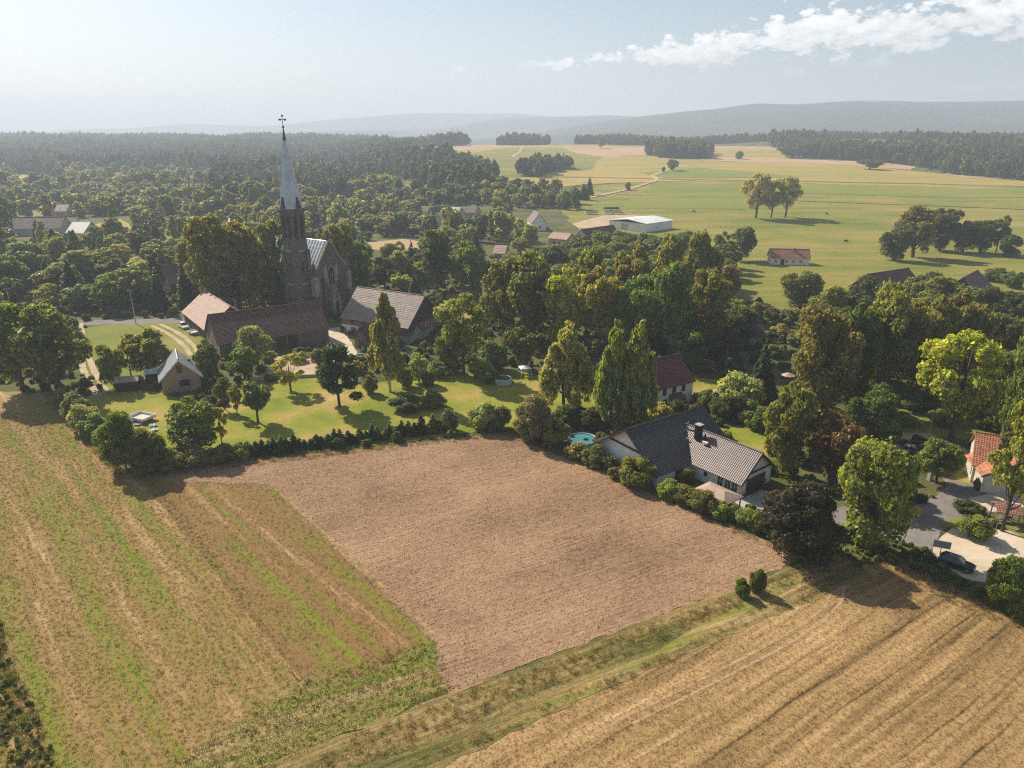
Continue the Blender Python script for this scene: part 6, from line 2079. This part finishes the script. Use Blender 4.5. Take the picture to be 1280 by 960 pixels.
# bins and small garden things
a = G(1146, 645)
o = empty('wheelie_bin', (a.x, a.y, 0.03), 0.4, 'yellow wheeled refuse bin beside the lane under the maple', 'bin')
MB().box((0, 0, 0.6), (0.62, 0.7, 0.95), 0, 1.12).build('body', M['yellow'], o)
MB().box((0, 0.02, 1.11), (0.74, 0.84, 0.08)).build('lid', M['yellow'], o)
for s in (-1, 1):
    MB().tube([(s * 0.3, 0.34, 0.13), (s * 0.38, 0.34, 0.13)], [0.12, 0.12], 10).build('wheel', M['tyre'], o)
a = G(1162, 600)
o = empty('gate_pillar', (a.x, a.y, 0), 0.4, 'pale masonry gate pillar beside the lane', 'pillar')
MB().box((0, 0, 0.8), (0.8, 0.5, 1.6)).build('shaft', M['concrete'], o)
MB().box((0, 0, 1.66), (0.95, 0.65, 0.12)).build('cap', M['greywall'], o)
a = G(1131, 566)
car('parked_car', (a.x, a.y, 0), math.radians(150), M['greywall'], 'grey car half hidden behind the maple on the upper lane', 4.0, 1.7, 1.5)
a = G(984, 480)
o = empty('parasol', (a.x, a.y, 0), 0, 'salmon garden parasol beside the dark spruce', 'parasol')
MB().tube([(0, 0, 0), (0, 0, 2.4)], [0.03, 0.03], 6).build('pole', M['rim'], o)
MB().lathe([(1.5, 1.95), (1.52, 2.0), (0.06, 2.6)], 8).build('canopy', M['roof_farpink'], o)
a = G(336, 470)
for px, py, m, lab in ((337, 470, 'orange', 'orange garden barrel near the yellow leaved fruit tree'), (451, 478, 'cloth_white', 'white garden tank between the pine and the slender birch'), (337, 446, 'cloth_white', 'white drum at the foot of the long barn')):
    a = G(px, py)
    o = empty('garden_drum', (a.x, a.y, 0), 0, lab, 'drum')
    MB().lathe([(0.45, 0), (0.55, 0.35), (0.55, 1.0), (0.42, 1.25)], 14).build('shell', M[m], o)
    MB().lathe([(0.2, 1.24), (0.2, 1.34)], 10).build('cap', M['greywall'], o)
a = G(450, 447)
o = empty('garden_tub', (a.x, a.y, 0), 0, 'blue tarpaulin covered woodpile before the gabled shed', 'woodpile')
MB().box((0, 0, 0.5), (1.8, 1.1, 1.0), 0.4, 0.8).build('tarpaulin', M['car_blue'], o)
for k in range(4):
    MB().tube([(-1.0 + k * 0.5, -0.8, 0.12), (-0.9 + k * 0.5, 0.9, 0.14)], [0.1, 0.1], 7).build('log', M['timber'], o)
# white garden furniture by the round tree
a = G(656, 470)
o = empty('garden_gazebo', (a.x, a.y, 0), 0.3, 'white folding gazebo frame behind the grey garden pool', 'gazebo')
for x in (-1, 1):
    for y in (-1, 1):
        MB().tube([(x * 1.2, y * 1.2, 0), (x * 1.0, y * 1.0, 2.0)], [0.05, 0.05], 6).build('leg', M['frame_white'], o)
MB().lathe([(1.7, 1.9), (1.6, 2.05), (0.1, 2.5)], 4, (0, 0, 0), math.pi / 4).build('canopy', M['cloth_white'], o)
a = G(651, 480)
o = empty('paddling_pool', (a.x, a.y, 0), 0, 'small yellow paddling pool on the lawn beside the grey pool', 'paddling pool')
n = 20
MB().tube([(0.8 * math.cos(2 * math.pi * k / n), 0.8 * math.sin(2 * math.pi * k / n), 0.14) for k in range(n + 1)], [0.14] * (n + 1), 8, False).build('ring', M['yellow'], o, True)
MB().lathe([(0.75, 0.03), (0.75, 0.1)], n).build('water', M['water'], o)
# garden wall and fence by the barn
w0, w1 = G(313, 475), G(398, 471)
dv = w1 - w0
o = empty('garden_wall', (w0 + w1) / 2, math.atan2(dv.y, dv.x), 'low pale garden wall behind the yellow leaved fruit tree', 'wall')
L = dv.length
k = int(L / 1.6)
for i in range(k):
    MB().box((-L / 2 + (i + .5) * L / k, 0, 0.3), (L / k - 0.04, 0.3, 0.75)).build('wall_block', M['concrete'], o)
w0, w1 = G(96, 412), G(113, 432)
dv = w1 - w0
o = empty('timber_fence', (w0 + w1) / 2, math.atan2(dv.y, dv.x), 'short dark timber fence beside the meadow track', 'fence')
L = dv.length
for i in range(9):
    MB().box((-L / 2 + i * L / 8, 0, 0.6), (0.14, 0.14, 1.3)).build('post', M['timber'], o)
for z in (0.4, 0.8, 1.15):
    MB().box((0, 0.09, z), (L, 0.05, 0.14)).build('rail', M['board_dark'], o)
w0, w1 = G(1064, 676), G(1096, 664)
dv = w1 - w0
o = empty('wire_fence', (w0 + w1) / 2, math.atan2(dv.y, dv.x), 'short timber fence at the lane junction under the maple', 'fence')
L = dv.length
for i in range(6):
    MB().box((-L / 2 + i * L / 5, 0, 0.5), (0.1, 0.1, 1.1)).build('post', M['timber'], o)
for z in (0.4, 0.9):
    MB().box((0, 0.07, z), (L, 0.04, 0.1)).build('rail', M['timber'], o)
# stored machinery and a pasture fence far off
for px, py, L, lab in ((766, 268, 12, 'long grey farm trailer on the storage ground above the farm'), (764, 263, 10, 'dark farm trailer behind the long grey one'), (738, 268, 7, 'short pale farm trailer near the conifers above the farm')):
    a = G(px, py)
    trailer('farm_trailer', a, math.radians(8), L, 2.6, lab, M['sheet_white'] if px != 764 else M['iron'], M['greywall'] if px != 764 else M['iron'], 0.9, 1.0)
for i in range(22):
    t = i / 21
    a = G(1030 + (870 - 1030) * t, 277 + 10 * t)
    o = empty('fence_post', a, 0, 'thin fence post in the row crossing the pasture below the poplars', 'post', 'pasture fence posts')
    MB().tube([(0, 0, -0.2), (0, 0, 1.4)], [0.1, 0.09], 6).build('stake', M['timber'], o)
    MB().lathe([(0.12, 1.38), (0.02, 1.5)], 6).build('top', M['timber'], o)
for px, py in ((867, 265.5), (1033, 268.5), (1057, 303)):
    a = G(px, py)
    o = empty('cow', a, math.radians(10 + px % 40), 'dark cow grazing alone on the open pasture', 'cow', 'grazing cows')
    mb = MB()
    ribs = [(-1.05, 0.16, 1.15), (-0.95, 0.34, 1.08), (-0.4, 0.4, 1.0), (0.2, 0.43, 0.98), (0.7, 0.38, 1.05), (0.95, 0.24, 1.1), (1.25, 0.17, 0.8), (1.45, 0.16, 0.45), (1.62, 0.11, 0.2)]
    mb.tube([(x, 0, z) for x, r, z in ribs], [r for x, r, z in ribs], 10)
    for x in (-0.8, 0.65):
        for s in (-1, 1):
            mb.tube([(x, s * 0.22, 0.9), (x - 0.05, s * 0.22, 0.45), (x, s * 0.22, 0)], [0.15, 0.09, 0.07], 6)
    mb.tube([(-1.1, 0, 1.3), (-1.25, 0, 0.6)], [0.04, 0.05], 5)
    for s in (-1, 1):
        mb.tube([(1.3, s * 0.1, 0.72), (1.32, s * 0.3, 0.8)], [0.05, 0.03], 5)
    mb.build('body', M['frame_dark'], o, True)

# ------------------------------------------------------------------ haze


def build_haze():
    m = bpy.data.materials.new('haze')
    m.use_nodes = True
    nt = m.node_tree
    nt.nodes.clear()
    out = node(nt, 'ShaderNodeOutputMaterial')
    pv = node(nt, 'ShaderNodeVolumePrincipled', {'Color': (0.68, 0.78, 0.92, 1), 'Density': HAZE_DENSITY, 'Anisotropy': 0.15})
    nt.links.new(pv.outputs[0], out.inputs['Volume'])
    o = MB().box((0, 6950, 190), (29000, 16500, 420)).build('haze', m)
    tag(o, 'thin pale haze in the air over the whole valley', kind='stuff')


HAZE_DENSITY = 0.00029
build_haze()
